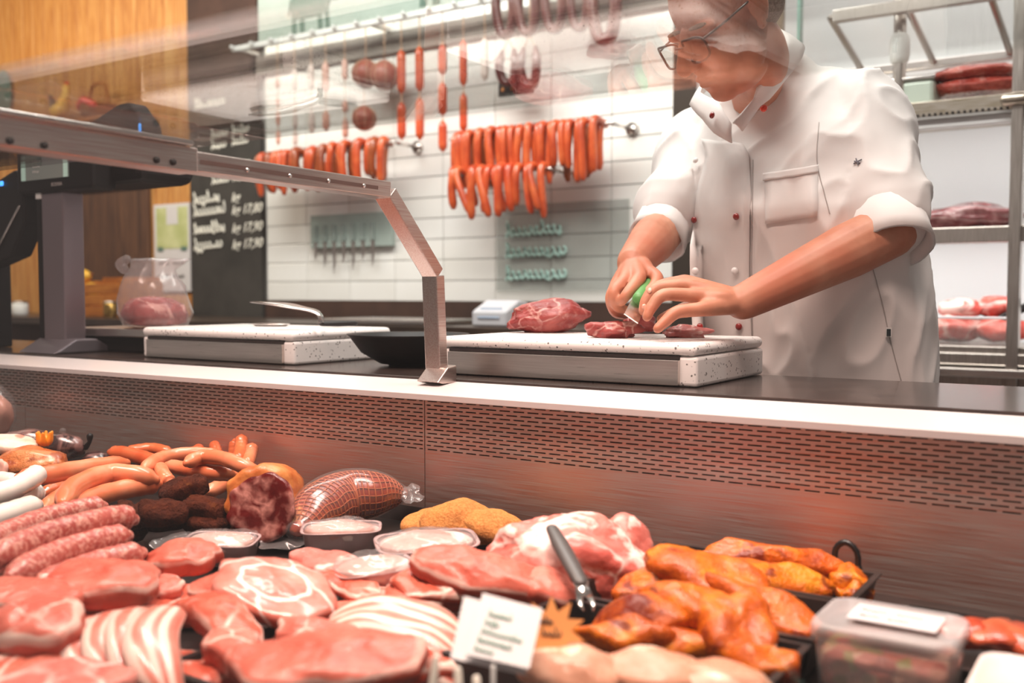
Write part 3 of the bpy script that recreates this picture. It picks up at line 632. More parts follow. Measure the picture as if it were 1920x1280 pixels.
# serving tool on the far board
sp = thing('serving_spatula', 'bent steel spatula with dark handle lying on the far board', 'spatula', (-1.752, 1.8068, 1.022))
h0, h1 = V((-1.635, 1.6931, 1.031)), V((-1.6, 1.7638, 1.031))
tube('handle', [h0, h0.lerp(h1, .5), h1], [.008, .010, .009], BLACK_PLASTIC, sp, 12, True, .7)
d_ = V((-1.635, 1.6931, 1.031)); D = d_.x * -.5476 + d_.y * .8368
blade = smooth_path([V((-1.5147, 1.5654, 1.0365)), V((-1.5171, 1.5648, 1.0536)), V((-1.539, 1.5631, 1.0637)), V((-1.5753, 1.5517, 1.0705)), V((-1.6243, 1.544, 1.0783)), V((-1.6808, 1.5312, 1.0816))], 24)
bm = bmesh.new(); prev = None
for i, p in enumerate(blade):
    q = i / (len(blade) - 1); w = .006 + .022 * max(0, min(1, (q - .25) / .5)) - .016 * max(0, (q - .85) / .15); a = V(.547, .837, 0) * w
    r = [bm.verts.new(p - a), bm.verts.new(p + a), bm.verts.new(p + a + V(0, 0, .0025)), bm.verts.new(p - a + V(0, 0, .0025))]
    if prev:
        for k in range(4): bm.faces.new((prev[k], prev[(k+1) % 4], r[(k+1) % 4], r[k]))
    else: bm.faces.new(r)
    prev = r
bm.faces.new(prev); fin(bm, 'blade', STEEL_BRIGHT, sp)
dish = thing('steel_dish', 'shallow oval steel dish on the far cutting board', 'dish', (-1.8278, 1.7103, 1.022)); p = (-1.8245, 1.7124, 1.022)
lathe('plate', [(.002, .001), (.04, .001), (.05, .006), (.051, .0045), (.042, 0), (.002, 0)], p, STEEL, dish, 24, 1, .7)
lathe('rim', [(.05, .006), (.053, .0065), (.053, .004), (.05, .0045)], p, STEEL_BRIGHT, dish, 24, 1, .7)
# dark bowl
bw = thing('black_bowl', 'black bowl standing between the two cutting boards', 'bowl', (-1.335, 1.64, .951))
lathe('bowl_body', [(.03, .0), (.06, .004), (.10, .028), (.125, .062), (.13, .066), (.122, .064), (.096, .032), (.055, .010), (.002, .008)], (-1.335, 1.64, .951), BLACK_PLASTIC, bw, 36)
lathe('foot_ring', [(.036, -.0005), (.042, -.0005), (.044, .004), (.034, .004)], (-1.335, 1.64, .951), BLACK_PLASTIC, bw, 24)
# ---------------------------------------------------------------- retail scale
sc = thing('retail_scale', 'black retail scale with tilted display head and steel column', 'scale', (-2.4, 1.56, .951))
SCREEN_EDGE = simple('scale_black', '#130d0c', .55, spec=.25)
prism('column', [(-2.437, 1.50), (-2.345, 1.50), (-2.345, 1.56), (-2.437, 1.56)], 'z', .955, 1.36, simple('scale_column_grey', '#8d8085', .35, .7), sc, .004)
box('column_side', (-2.462, 1.502, .955), (-2.4375, 1.565, 1.36), SCREEN_EDGE, sc, .003)
box('column_cap', (-2.458, 1.497, 1.345), (-2.435, 1.503, 1.365), WHITE_PAINT, sc, .002)
prism('column_foot', [(1.44, .951), (1.60, .951), (1.60, .962), (1.56, .985), (1.50, .985)], 'x', -2.46, -2.30, simple('scale_foot_grey', '#7d757a', .4, .6), sc, .004)
box('weighing_plate', (-2.43, 1.575, .99), (-2.06, 1.84, 1.012), STEEL, sc, .004)
box('plate_base', (-2.41, 1.59, .951), (-2.08, 1.82, .99), SCREEN_EDGE, sc, .006)
# display head: rounded wedge seen from the customer side
hp = [(-2.5852, 1.52, 1.3556), (-2.6576, 1.52, 1.463), (-2.4301, 1.52, 1.5453), (-2.0993, 1.52, 1.5438), (-2.0097, 1.52, 1.5137), (-1.9605, 1.52, 1.3905), (-1.9691, 1.52, 1.3576), (-2.0241, 1.52, 1.3545), (-2.367, 1.52, 1.358)]
hx0, hx1 = (-2.6047, 1.53, 1.4175)[0], (-1.9738, 1.53, 1.3774)[0]
box('customer_display', ((-2.5316, 1.49, 1.4089)[0], 1.49, (-2.5338, 1.49, 1.3589)[2]), ((-2.2028, 1.49, 1.4269)[0], 1.56, (-2.2011, 1.49, 1.4759)[2]), SCREEN_EDGE, sc, .01)
a = (-2.4993, 1.488, 1.3929); b = (-2.2962, 1.488, 1.4334)
scr = box('screen', (a[0], 1.4865, a[2]), (b[0], 1.4895, a[2] + .066), simple('screen_grey', '#7d7f78', .25, emit='#8d938c', emit_s=.12), sc)
for xa, xb in ((a[0], a[0] + .018), (b[0] - .018, b[0])): box('screen_bar', (xa, 1.4848, a[2]), (xb, 1.4862, a[2] + .05), simple('screen_mint', '#b9d6c8', .4, emit='#b9d6c8', emit_s=.2), scr)
text_mesh('brand_lettering', 'BIZERBA', .0125, simple('brand_grey', '#a9a3a0', .5), sc, (-2.3722, 1.4885, 1.3731), (1, 0, 0), (0, 0, 1), 0)
for k in range(3): scrawl('screen_lettering', (a[0] + .05, 1.4862, a[2] + .045 - k * .013), (1, 0, 0), (0, 0, 1), .045 - .005 * k, .005, .0005, WHITE_PAINT, scr, 5 + k)
prism('printer_head', [(1.545, 1.375), (1.70, 1.375), (1.72, 1.42), (1.70, 1.47), (1.545, 1.47)], 'x', (-2.3411, 1.55, 1.4435)[0], (-2.0888, 1.62, 1.433)[0], SCREEN_EDGE, sc, .02)
hp = [(-2.35, 1.4769, 1.5264), (-2.35, 1.6982, 1.5958), (-2.35, 1.7483, 1.589), (-2.35, 1.8024, 1.5279), (-2.35, 1.798, 1.4862), (-2.35, 1.475, 1.4492)]
bm = bmesh.new(); zz = [(-2.50, 1.475), (-2.46, 1.50), (-2.20, 1.575), (-2.16, 1.575), (-2.105, 1.52), (-2.09, 1.47), (-2.11, 1.44), (-2.5, 1.44)]
prism('operator_display', zz, 'y', 1.565, 1.62, SCREEN_EDGE, sc, .008)
bl = (-2.1121, 1.563, 1.5063); box('blue_light', (bl[0] - .004, 1.559, bl[2] - .016), (bl[0] + .004, 1.5645, bl[2] + .012), simple('blue_led', '#4aa4ff', .3, emit='#4aa4ff', emit_s=1.5), sc, .003)
# second dark device at the left edge
s2 = thing('card_terminal', 'dark tilted payment display at the far end left of the scale', 'terminal', (-2.68, 1.52, .951))
prism('screen_housing', [(-2.80, 1.36), (-2.56, 1.43), (-2.52, 1.41), (-2.515, 1.28), (-2.58, 1.20), (-2.80, 1.15)], 'y', 1.50, 1.56, SCREEN_EDGE, s2, .01)
tube('light_strip', [(-2.66, 1.496, 1.20), (-2.53, 1.496, 1.33)], .003, STEEL_BRIGHT, s2, 6)
box('stand', (-2.80, 1.52, .951), (-2.72, 1.58, 1.2), SCREEN_EDGE, s2, .004); bl = (-2.6125, 1.497, 1.3949); box('blue_light', (bl[0] - .008, 1.494, bl[2] - .006), (bl[0] + .008, 1.499, bl[2] + .006), bpy.data.materials['blue_led'], s2, .003)
# ---------------------------------------------------------------- meat in a plastic bag on the scale plate
bag = thing('meat_bag', 'milky plastic bag holding red meat on the steel scale plate', 'bag', (-2.15, 1.68, 1.013))
BC = V((-2.1876, 1.6546, 1.0874)); BC.z = 1.013
def ring_mesh(name, prof, c, m, parent, seg=28, amp=.006, seed=0, closed_top=False):
    bm = bmesh.new(); rings = []
    for i, (rx, ry, z, ox) in enumerate(prof):
        rg = []
        for k in range(seg):
            an = 2 * PI * k / seg; nn = nz((math.cos(an) * 1.3, math.sin(an) * 1.3, z * 14), 1.6, seed) * amp
            rg.append(bm.verts.new((c.x + ox * .837 + (rx + nn) * math.cos(an) * .837 - (ry + nn) * math.sin(an) * .547, c.y + ox * .547 + (rx + nn) * math.cos(an) * .547 + (ry + nn) * math.sin(an) * .837, c.z + z + nn * .4)))
        rings.append(rg)
    for a_, b_ in zip(rings, rings[1:]):
        for k in range(seg): bm.faces.new((a_[k], a_[(k+1) % seg], b_[(k+1) % seg], b_[k]))
    bm.faces.new(rings[0])
    if closed_top: bm.faces.new(rings[-1])
    return fin(bm, name, m, parent)
ring_mesh('bag_film', [(.05, .045, 0, 0), (.08, .07, .006, 0), (.092, .08, .035, 0), (.09, .078, .07, 0), (.082, .066, .105, -.004), (.068, .05, .13, -.006), (.056, .03, .15, 0), (.07, .018, .165, .008), (.08, .012, .178, .014), (.072, .008, .176, .016)], BC, PLASTIC_BAG, bag, 32, .012, 3)
ring_mesh('meat_chunk', [(.04, .035, .004, 0), (.074, .062, .010, 0), (.083, .072, .035, 0), (.075, .06, .058, 0), (.05, .04, .075, -.01), (.01, .01, .08, -.01)], BC, meat('bagged_red_meat', '#6e0f10', '#95201e', '#b84540', fat='#e2a89e', fatn=17, rough=.25), bag, 28, .01, 5, True)
tube('twisted_neck', smooth_path([BC + V(-.07, -.04, .150), BC + V(-.075, -.05, .165), BC + V(-.06, -.04, .176)], 8), .012, PLASTIC_BAG, bag, 8)
# ---------------------------------------------------------------- cold cabinet behind the butcher
fr = thing('cold_cabinet', 'steel framed glass cold cabinet with meat shelves behind the butcher', 'fridge', (-.5, 3.4, 0))
FY = 3.36; ALU = steel('cabinet_aluminium', '#a99f97', .3, (60, 60, 1.2), .04); INNER = simple('cabinet_liner', '#eeeef0', .45)
BRASSY = steel('cabinet_champagne', '#b8a98c', .3, (2, 60, 60), .04)
box('rear_liner', (-1.4, 3.795, .1), (.6, 3.81, 2.6), INNER, fr); box('side_liner', (-1.43, FY, .1), (-1.41, 3.795, 2.6), INNER, fr); box('side_liner', (.58, FY, .1), (.6, 3.795, 2.6), INNER, fr)
xl, xm = (-1.4419, 3.36, 1.3877)[0], (-0.3796, 3.36, 1.3418)[0]
box('door_post', (xl - .05, FY - .03, .1), (xl + .03, FY + .03, 2.6), simple('cabinet_dark_frame', '#4d433c', .4, .5), fr, .004)
box('door_post', (xm - .018, FY - .03, .1), (xm + .016, FY + .03, 2.6), ALU, fr, .004)
g0, g1 = (-1.1073, 3.36, 2.0017)[0], (-1.0312, 3.36, 1.9907)[0]
box('door_edge', (g0 - .02, FY - .03, 1.9), (g0 + .012, FY, 2.6), simple('cabinet_bronze', '#7a6a54', .3, .8), fr, .003); box('glass_edge', (g1 - .014, FY - .034, 1.9), (g1 - .004, FY, 2.6), GLASS_EDGE, fr, .001)
box('bottom_drawer', (-1.4, FY - .02, .88), (.56, FY + .02, (-0.5285, 3.36, 0.9179)[2]), ALU, fr, .004)
box('drawer_handle', (-1.4, FY - .05, .845), (.56, FY - .015, .872), STEEL_BRIGHT, fr, .004); box('base_cabinet', (-1.4, FY, .05), (.56, 3.79, .875), ALU, fr, .004)
sh_z = [(-0.5288, 3.36, 0.9345)[2], (-0.5364, 3.36, 1.3025)[2], (-0.5445, 3.36, 1.6998)[2]]
for k, z_ in enumerate(sh_z):
    box('shelf', (-1.405, FY + .02, z_ - .03), (.575, 3.79, z_), BRASSY if k == 2 else ALU, fr, .004)
    box('shelf_lip', (-1.405, FY, z_ - .045), (.575, FY + .02, z_ + .004), BRASSY if k == 2 else ALU, fr, .003)
zl = (-0.5433, 3.36, 1.6409)[2]; box('shelf_light_cover', (-1.405, FY + .02, zl - .02), (.575, FY + .06, zl + .012), simple('light_cover', '#f4f2f2', .4), fr, .003)
for k in range(26): tube('vent_hole', [((-0.7006, 3.36, 1.6843)[0] + k * .017, FY - .001, zl + .02), ((-0.7006, 3.36, 1.6843)[0] + k * .017, FY + .004, zl + .02)], .005, DARK_STEEL, fr, 6, False)
box('vent_strip', (-1.40, FY + .001, zl + .006), (.57, FY + .02, zl + .034), simple('vent_grey', '#9b9693', .5), fr)
zt = (-0.6247, 3.36, 1.8567)[2]; zt2 = (-0.6277, 3.36, 2.0115)[2]
box('rack_front_rail', ((-0.94, 3.36, 2.0122)[0], FY, zt2 - .02), (.575, FY + .03, zt2 + .02), ALU, fr, .003)
box('rack_rear_rail', (-1.40, 3.72, zt2 - .13), (.575, 3.76, zt2 - .10), STEEL_BRIGHT, fr, .003)
for k in range(7):
    x_ = -.95 + k * .24; tube('rack_bar', [(x_, FY + .02, zt2), (x_ + .02, 3.74, zt2 - .115)], .012, ALU, fr, 8)
box('ceiling_diffuser', (-1.40, FY + .03, 2.28), (.575, 3.79, 2.30), simple('cabinet_light_panel', '#ffffff', .5, emit='#fff6f0', emit_s=.55), fr)
tube('upright_post', [((-0.7444, 3.45, 1.7973)[0], 3.45, 1.4), ((-0.7444, 3.45, 1.7973)[0], 3.45, 2.3)], .02, ALU, fr, 10); tube('post_collar', [((-0.7444, 3.45, 1.7973)[0], 3.45, (-0.7461, 3.45, 1.8922)[2] - .02), ((-0.7444, 3.45, 1.7973)[0], 3.45, (-0.7461, 3.45, 1.8922)[2] + .03)], .032, WHITE_PAINT, fr, 12)
tube('hinge', [(xm - .03, FY - .035, (-0.4103, 3.36, 1.6794)[2]), (xm + .015, FY - .035, (-0.4103, 3.36, 1.6794)[2])], .02, BRASSY, fr, 10)
area('cabinet_lamp', (-.45, 3.42, sh_z[2] - .06), (-.45, 3.6, sh_z[1]), 1.5, .04, 4.6, (1, .97, .96)); area('cabinet_lamp_low', (-.45, 3.41, sh_z[1] - .06), (-.45, 3.6, sh_z[0]), 1.5, .04, 3.6, (1, .97, .96)); area('cabinet_lamp_top', (-.45, 3.55, 2.27), (-.45, 3.56, 1.7), 1.5, .3, 1.8, (1, .97, .96))

# ---------------------------------------------------------------- organic shape helpers
def attr_rad(me, vals):
    at_ = me.attributes.new('rad', 'FLOAT', 'POINT')
    for i, v in enumerate(vals): at_.data[i].value = v
def slab_mesh(outline, th, K=9, seg=48, rough=.002, seed=0, edge=.5, dome=0., bottom=True):
    """star-shaped flat piece with rounded rim; outline(angle) -> radius vector (x, y). carries 'rad' 0 centre .. 1 rim"""
    vs = []; rad = []; fs = []
    pts = [V(*outline(2 * PI * k / seg), 0) for k in range(seg)]
    vs.append(V(0, 0, th + dome)); rad.append(0)
    prof = [(k / K, 1.0) for k in range(1, K)] + [(1.0, .86), (1.018, .5), (1.0, .16), (.95, 0)]
    for (r, h) in prof:
        e = max(0, (r - (1 - edge)) / edge) if edge else 0; drop = 1 - .16 * e ** 4
        for p in pts:
            q = p * r; z = th * (drop if h == 1.0 else .80 * h / .86) + dome * max(0, 1 - r * r) * (1 if h == 1.0 else 0)
            vs.append(V(q.x, q.y, z)); rad.append(min(r, 1.0) if h >= .86 else 1.3)
    vs.append(V(0, 0, 0)); rad.append(.5); nR = len(prof)
    for k in range(seg): fs.append((0, 1 + k, 1 + (k + 1) % seg))
    for i in range(nR - 1):
        for k in range(seg):
            a = 1 + i * seg; b = a + seg; fs.append((a + k, b + k, b + (k + 1) % seg, a + (k + 1) % seg))
    last = 1 + (nR - 1) * seg
    for k in range(seg): fs.append((len(vs) - 1, last + (k + 1) % seg, last + k))
    for v in vs:
        n_ = nz(v, 18, seed) * rough * 1.3 + nz(v, 48, seed + 3) * rough * .6 + nz(v, 130, seed + 4) * rough * .25
        v.z += n_ * (1 if v.z > th * .3 else 0); v.x += (nz(v, 22, seed + 9) + .6 * nz(v, 60, seed + 1)) * rough; v.y += (nz(v, 22, seed + 5) + .6 * nz(v, 60, seed + 2)) * rough
    return vs, fs, rad
def blob_outline(rx, ry, seed, amp=.16, tri=0):
    def f(a):
        r = 1 + amp * noise.noise(V(math.cos(a) * 1.1 + seed * 5.3, math.sin(a) * 1.1 + seed * 2.1, seed)) + amp * .45 * noise.noise(V(math.cos(a) * 2.7 + seed, math.sin(a) * 2.7, seed * 3.3)) + tri * math.cos(3 * a + seed)
        return (math.cos(a) * rx * r, math.sin(a) * ry * r)
    return f
def frame(yaw=0, tilt=(0, 0)):
    """yaw about z, then tilt = (about camera-right axis, about depth axis) in degrees"""
    RX = Matrix.Rotation(math.radians(tilt[0]), 4, V(.837, .547, 0)); RY = Matrix.Rotation(math.radians(tilt[1]), 4, V(-.547, .837, 0))
    return RX @ RY @ Matrix.Rotation(yaw, 4, 'Z')
def slab(name, pos, rx, ry, th, m, label, cat, group=None, yaw=0, tilt=(0, 0), seed=0, amp=.16, droop=(0, 0), dome=0., rough=.002, tri=0, wave=0, parent=None, seg=64, K=14, curl=0):
    vs, fs, rad = slab_mesh(blob_outline(rx, ry, seed, amp, tri), th, K, seg, rough, seed, dome=dome)
    F = frame(yaw, tilt)
    for v in vs:
        x, y = v.x / rx, v.y / ry
        v.z += -droop[0] * x * x - droop[1] * y * y + wave * math.sin(x * 4.2 + seed) * math.cos(y * 2.6 + seed * .7) + curl * x * abs(x)
    vs = [F @ v + V(pos) for v in vs]
    me = bpy.data.meshes.new(name); me.from_pydata([tuple(v) for v in vs], [], fs); me.update(); attr_rad(me, rad)
    o = link(name, me, m, parent)
    if label: tag(o, label, cat, group)
    return o
def blob(name, pos, r3, m, label=None, cat=None, group=None, yaw=0, tilt=(0, 0), seed=0, amp=.15, sc=3.0, fine=.03, sub=4, flat=0, parent=None, pinch=None):
    """lump of meat: noisy ellipsoid with a flattened underside"""
    bm = bmesh.new(); bmesh.ops.create_icosphere(bm, subdivisions=sub, radius=1); F = frame(yaw, tilt)
    for v in bm.verts:
        d = v.co.normalized(); k = 1 + amp * noise.noise(d * sc * .5 + V(seed * 3.1, seed, 0)) * 1.6 + fine * noise.noise(d * sc * 2.4 + V(seed, 0, seed * 2)) + fine * .5 * noise.noise(d * sc * 6 + V(seed, 9, 0))
        c = V(d.x * r3[0] * k, d.y * r3[1] * k, d.z * r3[2] * k)
        if pinch: c.y *= 1 - pinch * d.x; c.z *= 1 - pinch * .7 * d.x
        if c.z < -r3[2] * (1 - flat): c.z = -r3[2] * (1 - flat)
        v.co = F @ c + V(pos)
    o = fin(bm, name, m, parent)
    if label: tag(o, label, cat, group)
    return o
def sausage(name, ctrl, r, m, label, cat='sausage', group=None, seg=14, n=22, tip=None, pinch=.35, parts=True):
    """smooth sausage through the control points with rounded, slightly pinched ends"""
    pts = smooth_path(ctrl, n); q = len(pts); rad = []
    for i in range(q):
        e = min(i, q - 1 - i) / (q - 1); rad.append(r * (pinch + (1 - pinch) * min(1, e / .09) ** .55) * (1 + .03 * math.sin(i * 1.7)))
    if not parts:
        return tag(tube(name, pts, rad, m, None, seg), label, cat, group)
    o = tube(name, pts, rad, m, None, seg); tag(o, label, cat, group)
    return o

# ---------------------------------------------------------------- products in the case
def A(deg): return math.radians(33.2 + deg)
DECK = .714
# --- frankfurters
FG = 'frankfurters piled at the rear of the case'
for lab, m, r, ctrl in (
 ('bottom frankfurter under the long orange one, nearest the white sausages', FRANK_RED, .0145, ((-1.6483, 1.0069, 0.748), (-1.6551, 1.0418, 0.75), (-1.6712, 1.1034, 0.75), (-1.6972, 1.1836, 0.75))),
 ('frankfurter lying beneath the curved one, its end by the bratwurst', FRANK, .0145, ((-1.4975, 0.916, 0.757), (-1.5542, 0.9779, 0.758), (-1.6082, 1.0533, 0.758), (-1.6205, 1.1177, 0.758))),
 ('low frankfurter running under the dark patties', FRANK, .0135, ((-1.4324, 1.1885, 0.745), (-1.4617, 1.2655, 0.748), (-1.4666, 1.3144, 0.75))),
 ('reddish frankfurter at the rear with its end towards the black trays', FRANK_RED, .0145, ((-1.751, 1.2137, 0.785), (-1.7053, 1.22, 0.785), (-1.6264, 1.2104, 0.782), (-1.5568, 1.2053, 0.775))),
 ('short reddish frankfurter against the steel panel', FRANK_RED, .012, ((-1.7359, 1.2395, 0.785), (-1.7066, 1.2768, 0.788), (-1.6582, 1.2818, 0.784))),
 ('straight pale frankfurter pointing to the brown roast', FRANK, .0165, ((-1.6147, 0.943, 0.79), (-1.6031, 0.986, 0.79), (-1.6177, 1.0581, 0.788), (-1.6227, 1.1559, 0.784))),
 ('strongly curved frankfurter on top of the near heap', FRANK, .017, ((-1.3582, 0.8595, 0.792), (-1.4175, 0.9174, 0.8), (-1.4648, 1.0045, 0.802), (-1.4314, 1.0335, 0.8), (-1.4104, 1.0594, 0.79))),
 ('long frankfurter lowest in front, behind the bratwurst', FRANK, .0165, ((-1.3683, 0.8725, 0.778), (-1.4178, 0.961, 0.779), (-1.425, 1.0284, 0.78), (-1.4182, 1.0715, 0.78))),
 ('frankfurter with its tip hidden behind the top patty', FRANK, .0125, ((-1.478, 1.1217, 0.795), (-1.4355, 1.0957, 0.79), (-1.4094, 1.0885, 0.78))),
 ('straight frankfurter crossing beneath the arched ones', FRANK, .013, ((-1.4948, 1.1504, 0.793), (-1.4318, 1.1536, 0.79), (-1.3825, 1.1616, 0.788), (-1.356, 1.1862, 0.785))),
 ('arched frankfurter crossing the rear heap, middle one', FRANK, .0128, ((-1.4639, 1.0783, 0.8), (-1.5172, 1.1541, 0.803), (-1.5084, 1.2098, 0.805), (-1.4708, 1.2489, 0.8))),
 ('arched frankfurter over the rear heap reaching the smoked meat', FRANK, .013, ((-1.4031, 1.1194, 0.81), (-1.4067, 1.1543, 0.815), (-1.3625, 1.1627, 0.816), (-1.2971, 1.151, 0.81), (-1.2864, 1.1813, 0.79))),
 ('frankfurter standing tallest against the steel panel', FRANK_RED, .0125, ((-1.4683, 1.3, 0.8271), (-1.4532, 1.285, 0.8098), (-1.4228, 1.25, 0.7913))),
 ('frankfurter leaning on the panel beside the tallest one', FRANK, .012, ((-1.4392, 1.3, 0.8131), (-1.4272, 1.285, 0.8), (-1.4, 1.25, 0.7875))),
 ('frankfurter half hidden behind the tallest standing one', FRANK_RED, .0115, ((-1.5001, 1.312, 0.8158), (-1.4956, 1.305, 0.7932), (-1.4933, 1.3, 0.7713))),
 ('frankfurter tip standing alone at the panel, farther from the tallest', FRANK_RED, .012, ((-1.6071, 1.31, 0.7954), (-1.5904, 1.3, 0.7833), (-1.5724, 1.29, 0.7652))),
 ('frankfurter tip standing at the panel, nearer the tallest', FRANK_RED, .011, ((-1.5594, 1.31, 0.8059), (-1.5401, 1.3, 0.7941), (-1.5225, 1.29, 0.7762))),
 ('small frankfurter end beside the smoked meat rind', FRANK_RED, .011, ((-1.3376, 1.25, 0.7838), (-1.3258, 1.23, 0.7765), (-1.3179, 1.21, 0.7654))),
 ('last frankfurter end nearest the smoked meat rind', FRANK_RED, .0105, ((-1.3095, 1.24, 0.7814), (-1.3071, 1.23, 0.7746), (-1.2979, 1.21, 0.7656)))):
    sausage('frankfurter', ctrl, r, m, lab, 'sausage', FG, pinch=.55)
# --- white sausages
for lab, ctrl in (('white sausage with twisted tip resting on top', ((-1.4999, 0.8195, 0.79), (-1.5079, 0.868, 0.795), (-1.5324, 0.911, 0.8), (-1.5558, 0.9428, 0.805))),
                  ('white sausage farthest back beside the roast', ((-1.7153, 0.9194, 0.775), (-1.6756, 0.9441, 0.778), (-1.6366, 0.9537, 0.775))),
                  ('thick white sausage in front above the bratwurst', ((-1.3266, 0.7023, 0.79), (-1.3518, 0.7665, 0.792), (-1.3861, 0.8346, 0.79))),
                  ('white sausage end peeping out under the twisted one', ((-1.5662, 0.8993, 0.765), (-1.5675, 0.9322, 0.768), (-1.57, 0.9515, 0.768)))):
    sausage('white_sausage', ctrl, .0172, WHITE_SAUS, lab, 'sausage', 'white sausages', pinch=.6)
sausage('white_sausage', ((-1.382, 0.7312, 0.762), (-1.3789, 0.7751, 0.764), (-1.4165, 0.8714, 0.765)), .0165, WHITE_SAUS, 'lowest white sausage between thick white one and bratwurst', 'sausage', 'white sausages', pinch=.6)
# --- raw bratwurst
for lab, ctrl in (('rearmost speckled raw bratwurst beside the white sausages', ((-1.2254, 0.6613, 0.79), (-1.265, 0.7688, 0.795), (-1.2744, 0.8322, 0.796), (-1.2739, 0.8674, 0.795))),
                  ('long top speckled raw bratwurst ending at the patties', ((-1.1077, 0.6063, 0.8), (-1.1355, 0.6821, 0.806), (-1.1432, 0.746, 0.808), (-1.1524, 0.804, 0.806), (-1.1476, 0.8272, 0.8))),
                  ('speckled raw bratwurst second from the front', ((-1.074, 0.6145, 0.785), (-1.1079, 0.6871, 0.788), (-1.1183, 0.7536, 0.79), (-1.1183, 0.7961, 0.788))),
                  ('foremost speckled raw bratwurst beside the chops', ((-1.0622, 0.6386, 0.77), (-1.0841, 0.7299, 0.772), (-1.0794, 0.7881, 0.773))),
                  ('speckled raw bratwurst underneath at the frame edge', ((-1.1663, 0.6158, 0.765), (-1.1691, 0.6493, 0.768), (-1.1873, 0.7075, 0.765)))):
    sausage('bratwurst', ctrl, .0172, BRAT, lab, 'sausage', 'raw bratwurst', n=30, pinch=.5)
# --- fried patties
def pat(p, r, th, lab, tilt=(0, 0), seed=0):
    slab('fried_patty', p, r, r * .9, th, PATTY, lab, 'patty', 'fried meat patties', yaw=seed, tilt=tilt, seed=seed, amp=.2, rough=.009, dome=.005, seg=56)
for k, (p, r, th, lab, tl) in enumerate((
 ((-1.3859, 1.0561, 0.716), .036, .022, 'lowest dark patty of the front stack', (0, 0)), ((-1.2976, 0.9898, 0.738), .037, .022, 'second lowest dark patty of the front stack', (0, 3)),
 ((-1.2577, 0.9586, 0.76), .037, .023, 'dark round patty showing its flat top in the front stack', (8, -2)), ((-1.2774, 1.0131, 0.785), .038, .022, 'tilted dark patty topping the whole stack', (12, -8)),
 ((-1.2526, 1.0358, 0.716), .034, .022, 'lowest patty of the stack by the smoked meat', (0, 0)), ((-1.2209, 1.0109, 0.738), .034, .022, 'middle patty of the stack by the smoked meat', (3, 0)), ((-1.2342, 1.0172, 0.76), .034, .022, 'upper patty of the stack by the smoked meat', (4, 6)),
 ((-1.3218, 0.9392, 0.735), .033, .020, 'lighter brown patty low behind the bratwurst ends', (20, 8)), ((-1.3116, 0.9389, 0.757), .033, .020, 'lighter brown patty on top behind the bratwurst ends', (18, 6)))):
    pat(p, r, th, lab, tl, k + 1.3)
# --- smoked meat block
sm = thing('smoked_meat', 'dark red smoked meat block with marbled cut face and orange rind', 'smoked meat', (-1.2207, 1.1081, 0.714))
p = (-1.1283, 1.0375, 0.7814)
slab('rind', p, .056, .047, .085, SMOKED_SKIN, None, None, yaw=A(0), tilt=(78, -12), seed=4, amp=.2, rough=.004, parent=sm).location = V(.547 * -.001, .837 * .0, 0) + V(-.547, .837, 0) * .085
slab('cut_face', p, .057, .048, .012, SMOKED, None, None, yaw=A(0), tilt=(78, -12), seed=4, amp=.2, rough=.002, parent=sm)
tag(blob('rind_scrap', (-1.1815, 1.1593, 0.775), (.035, .02, .012), SMOKED_SKIN, None, None, yaw=A(-10), seed=2, amp=.3, sub=3, parent=sm))
# --- netted rolled ham in film
ham = thing('netted_ham', 'glossy smoked rolled ham in netting sealed in clear film', 'ham', (-1.105, 1.1838, 0.714))
HC = smooth_path([(-1.0735, 1.058, 0.752), (-1.0955, 1.1142, 0.763), (-1.1002, 1.1793, 0.772), (-1.0722, 1.225, 0.776), (-1.0533, 1.2726, 0.77)], 28); nH = len(HC)
def hr(i): q = i / (nH - 1); return .047 * max(.12, (math.sin(PI * (.04 + .93 * q)) ** .55))
HAM = meat('smoked_ham_surface', '#5e1405', '#8e2a08', '#bb5214', fat='#e39a55', fatn=12, rough=.14, coat=.8, bumps=.3)
tube('ham_body', HC, [hr(i) for i in range(nH)], HAM, ham, 24, True, .86)
pts_, T_, N_ = frames(HC); NET = simple('ham_net_cord', '#b0541e', .5)
bm = bmesh.new()
for i in range(1, nH - 1):
    b_ = T_[i].cross(N_[i]); add_tube(bm, [pts_[i] + (N_[i] * math.cos(a) * .86 + b_ * math.sin(a)) * (hr(i) + .0008) for a in (2 * PI * k / 24 for k in range(25))], .0013, 4, False)
for k in range(20):
    a = 2 * PI * k / 20; add_tube(bm, [pts_[i] + (N_[i] * math.cos(a + .05 * math.sin(i)) * .86 + T_[i].cross(N_[i]) * math.sin(a + .05 * math.sin(i))) * (hr(i) + .0008) for i in range(nH)], .0009, 4, False)
fin(bm, 'netting', NET, ham)
tube('clear_film', [HC[0] + (HC[0] - HC[2]) * .3] + HC[1:-1] + [HC[-1] + (HC[-1] - HC[-3]) * .5], [.018] + [hr(i) * 1.05 + .002 for i in range(1, nH - 1)] + [.014], FILM, ham, 24, True, .9)
slab('film_skirt', (-1.0815, 1.0493, 0.735), .045, .022, .0015, FILM, None, None, yaw=A(20), tilt=(14, 0), seed=5, amp=.3, rough=.004, parent=ham, wave=.004)
slab('film_tail', (-1.0258, 1.2612, 0.775), .024, .02, .0015, FILM, None, None, yaw=A(-30), tilt=(40, 0), seed=8, amp=.3, rough=.004, parent=ham, wave=.004)
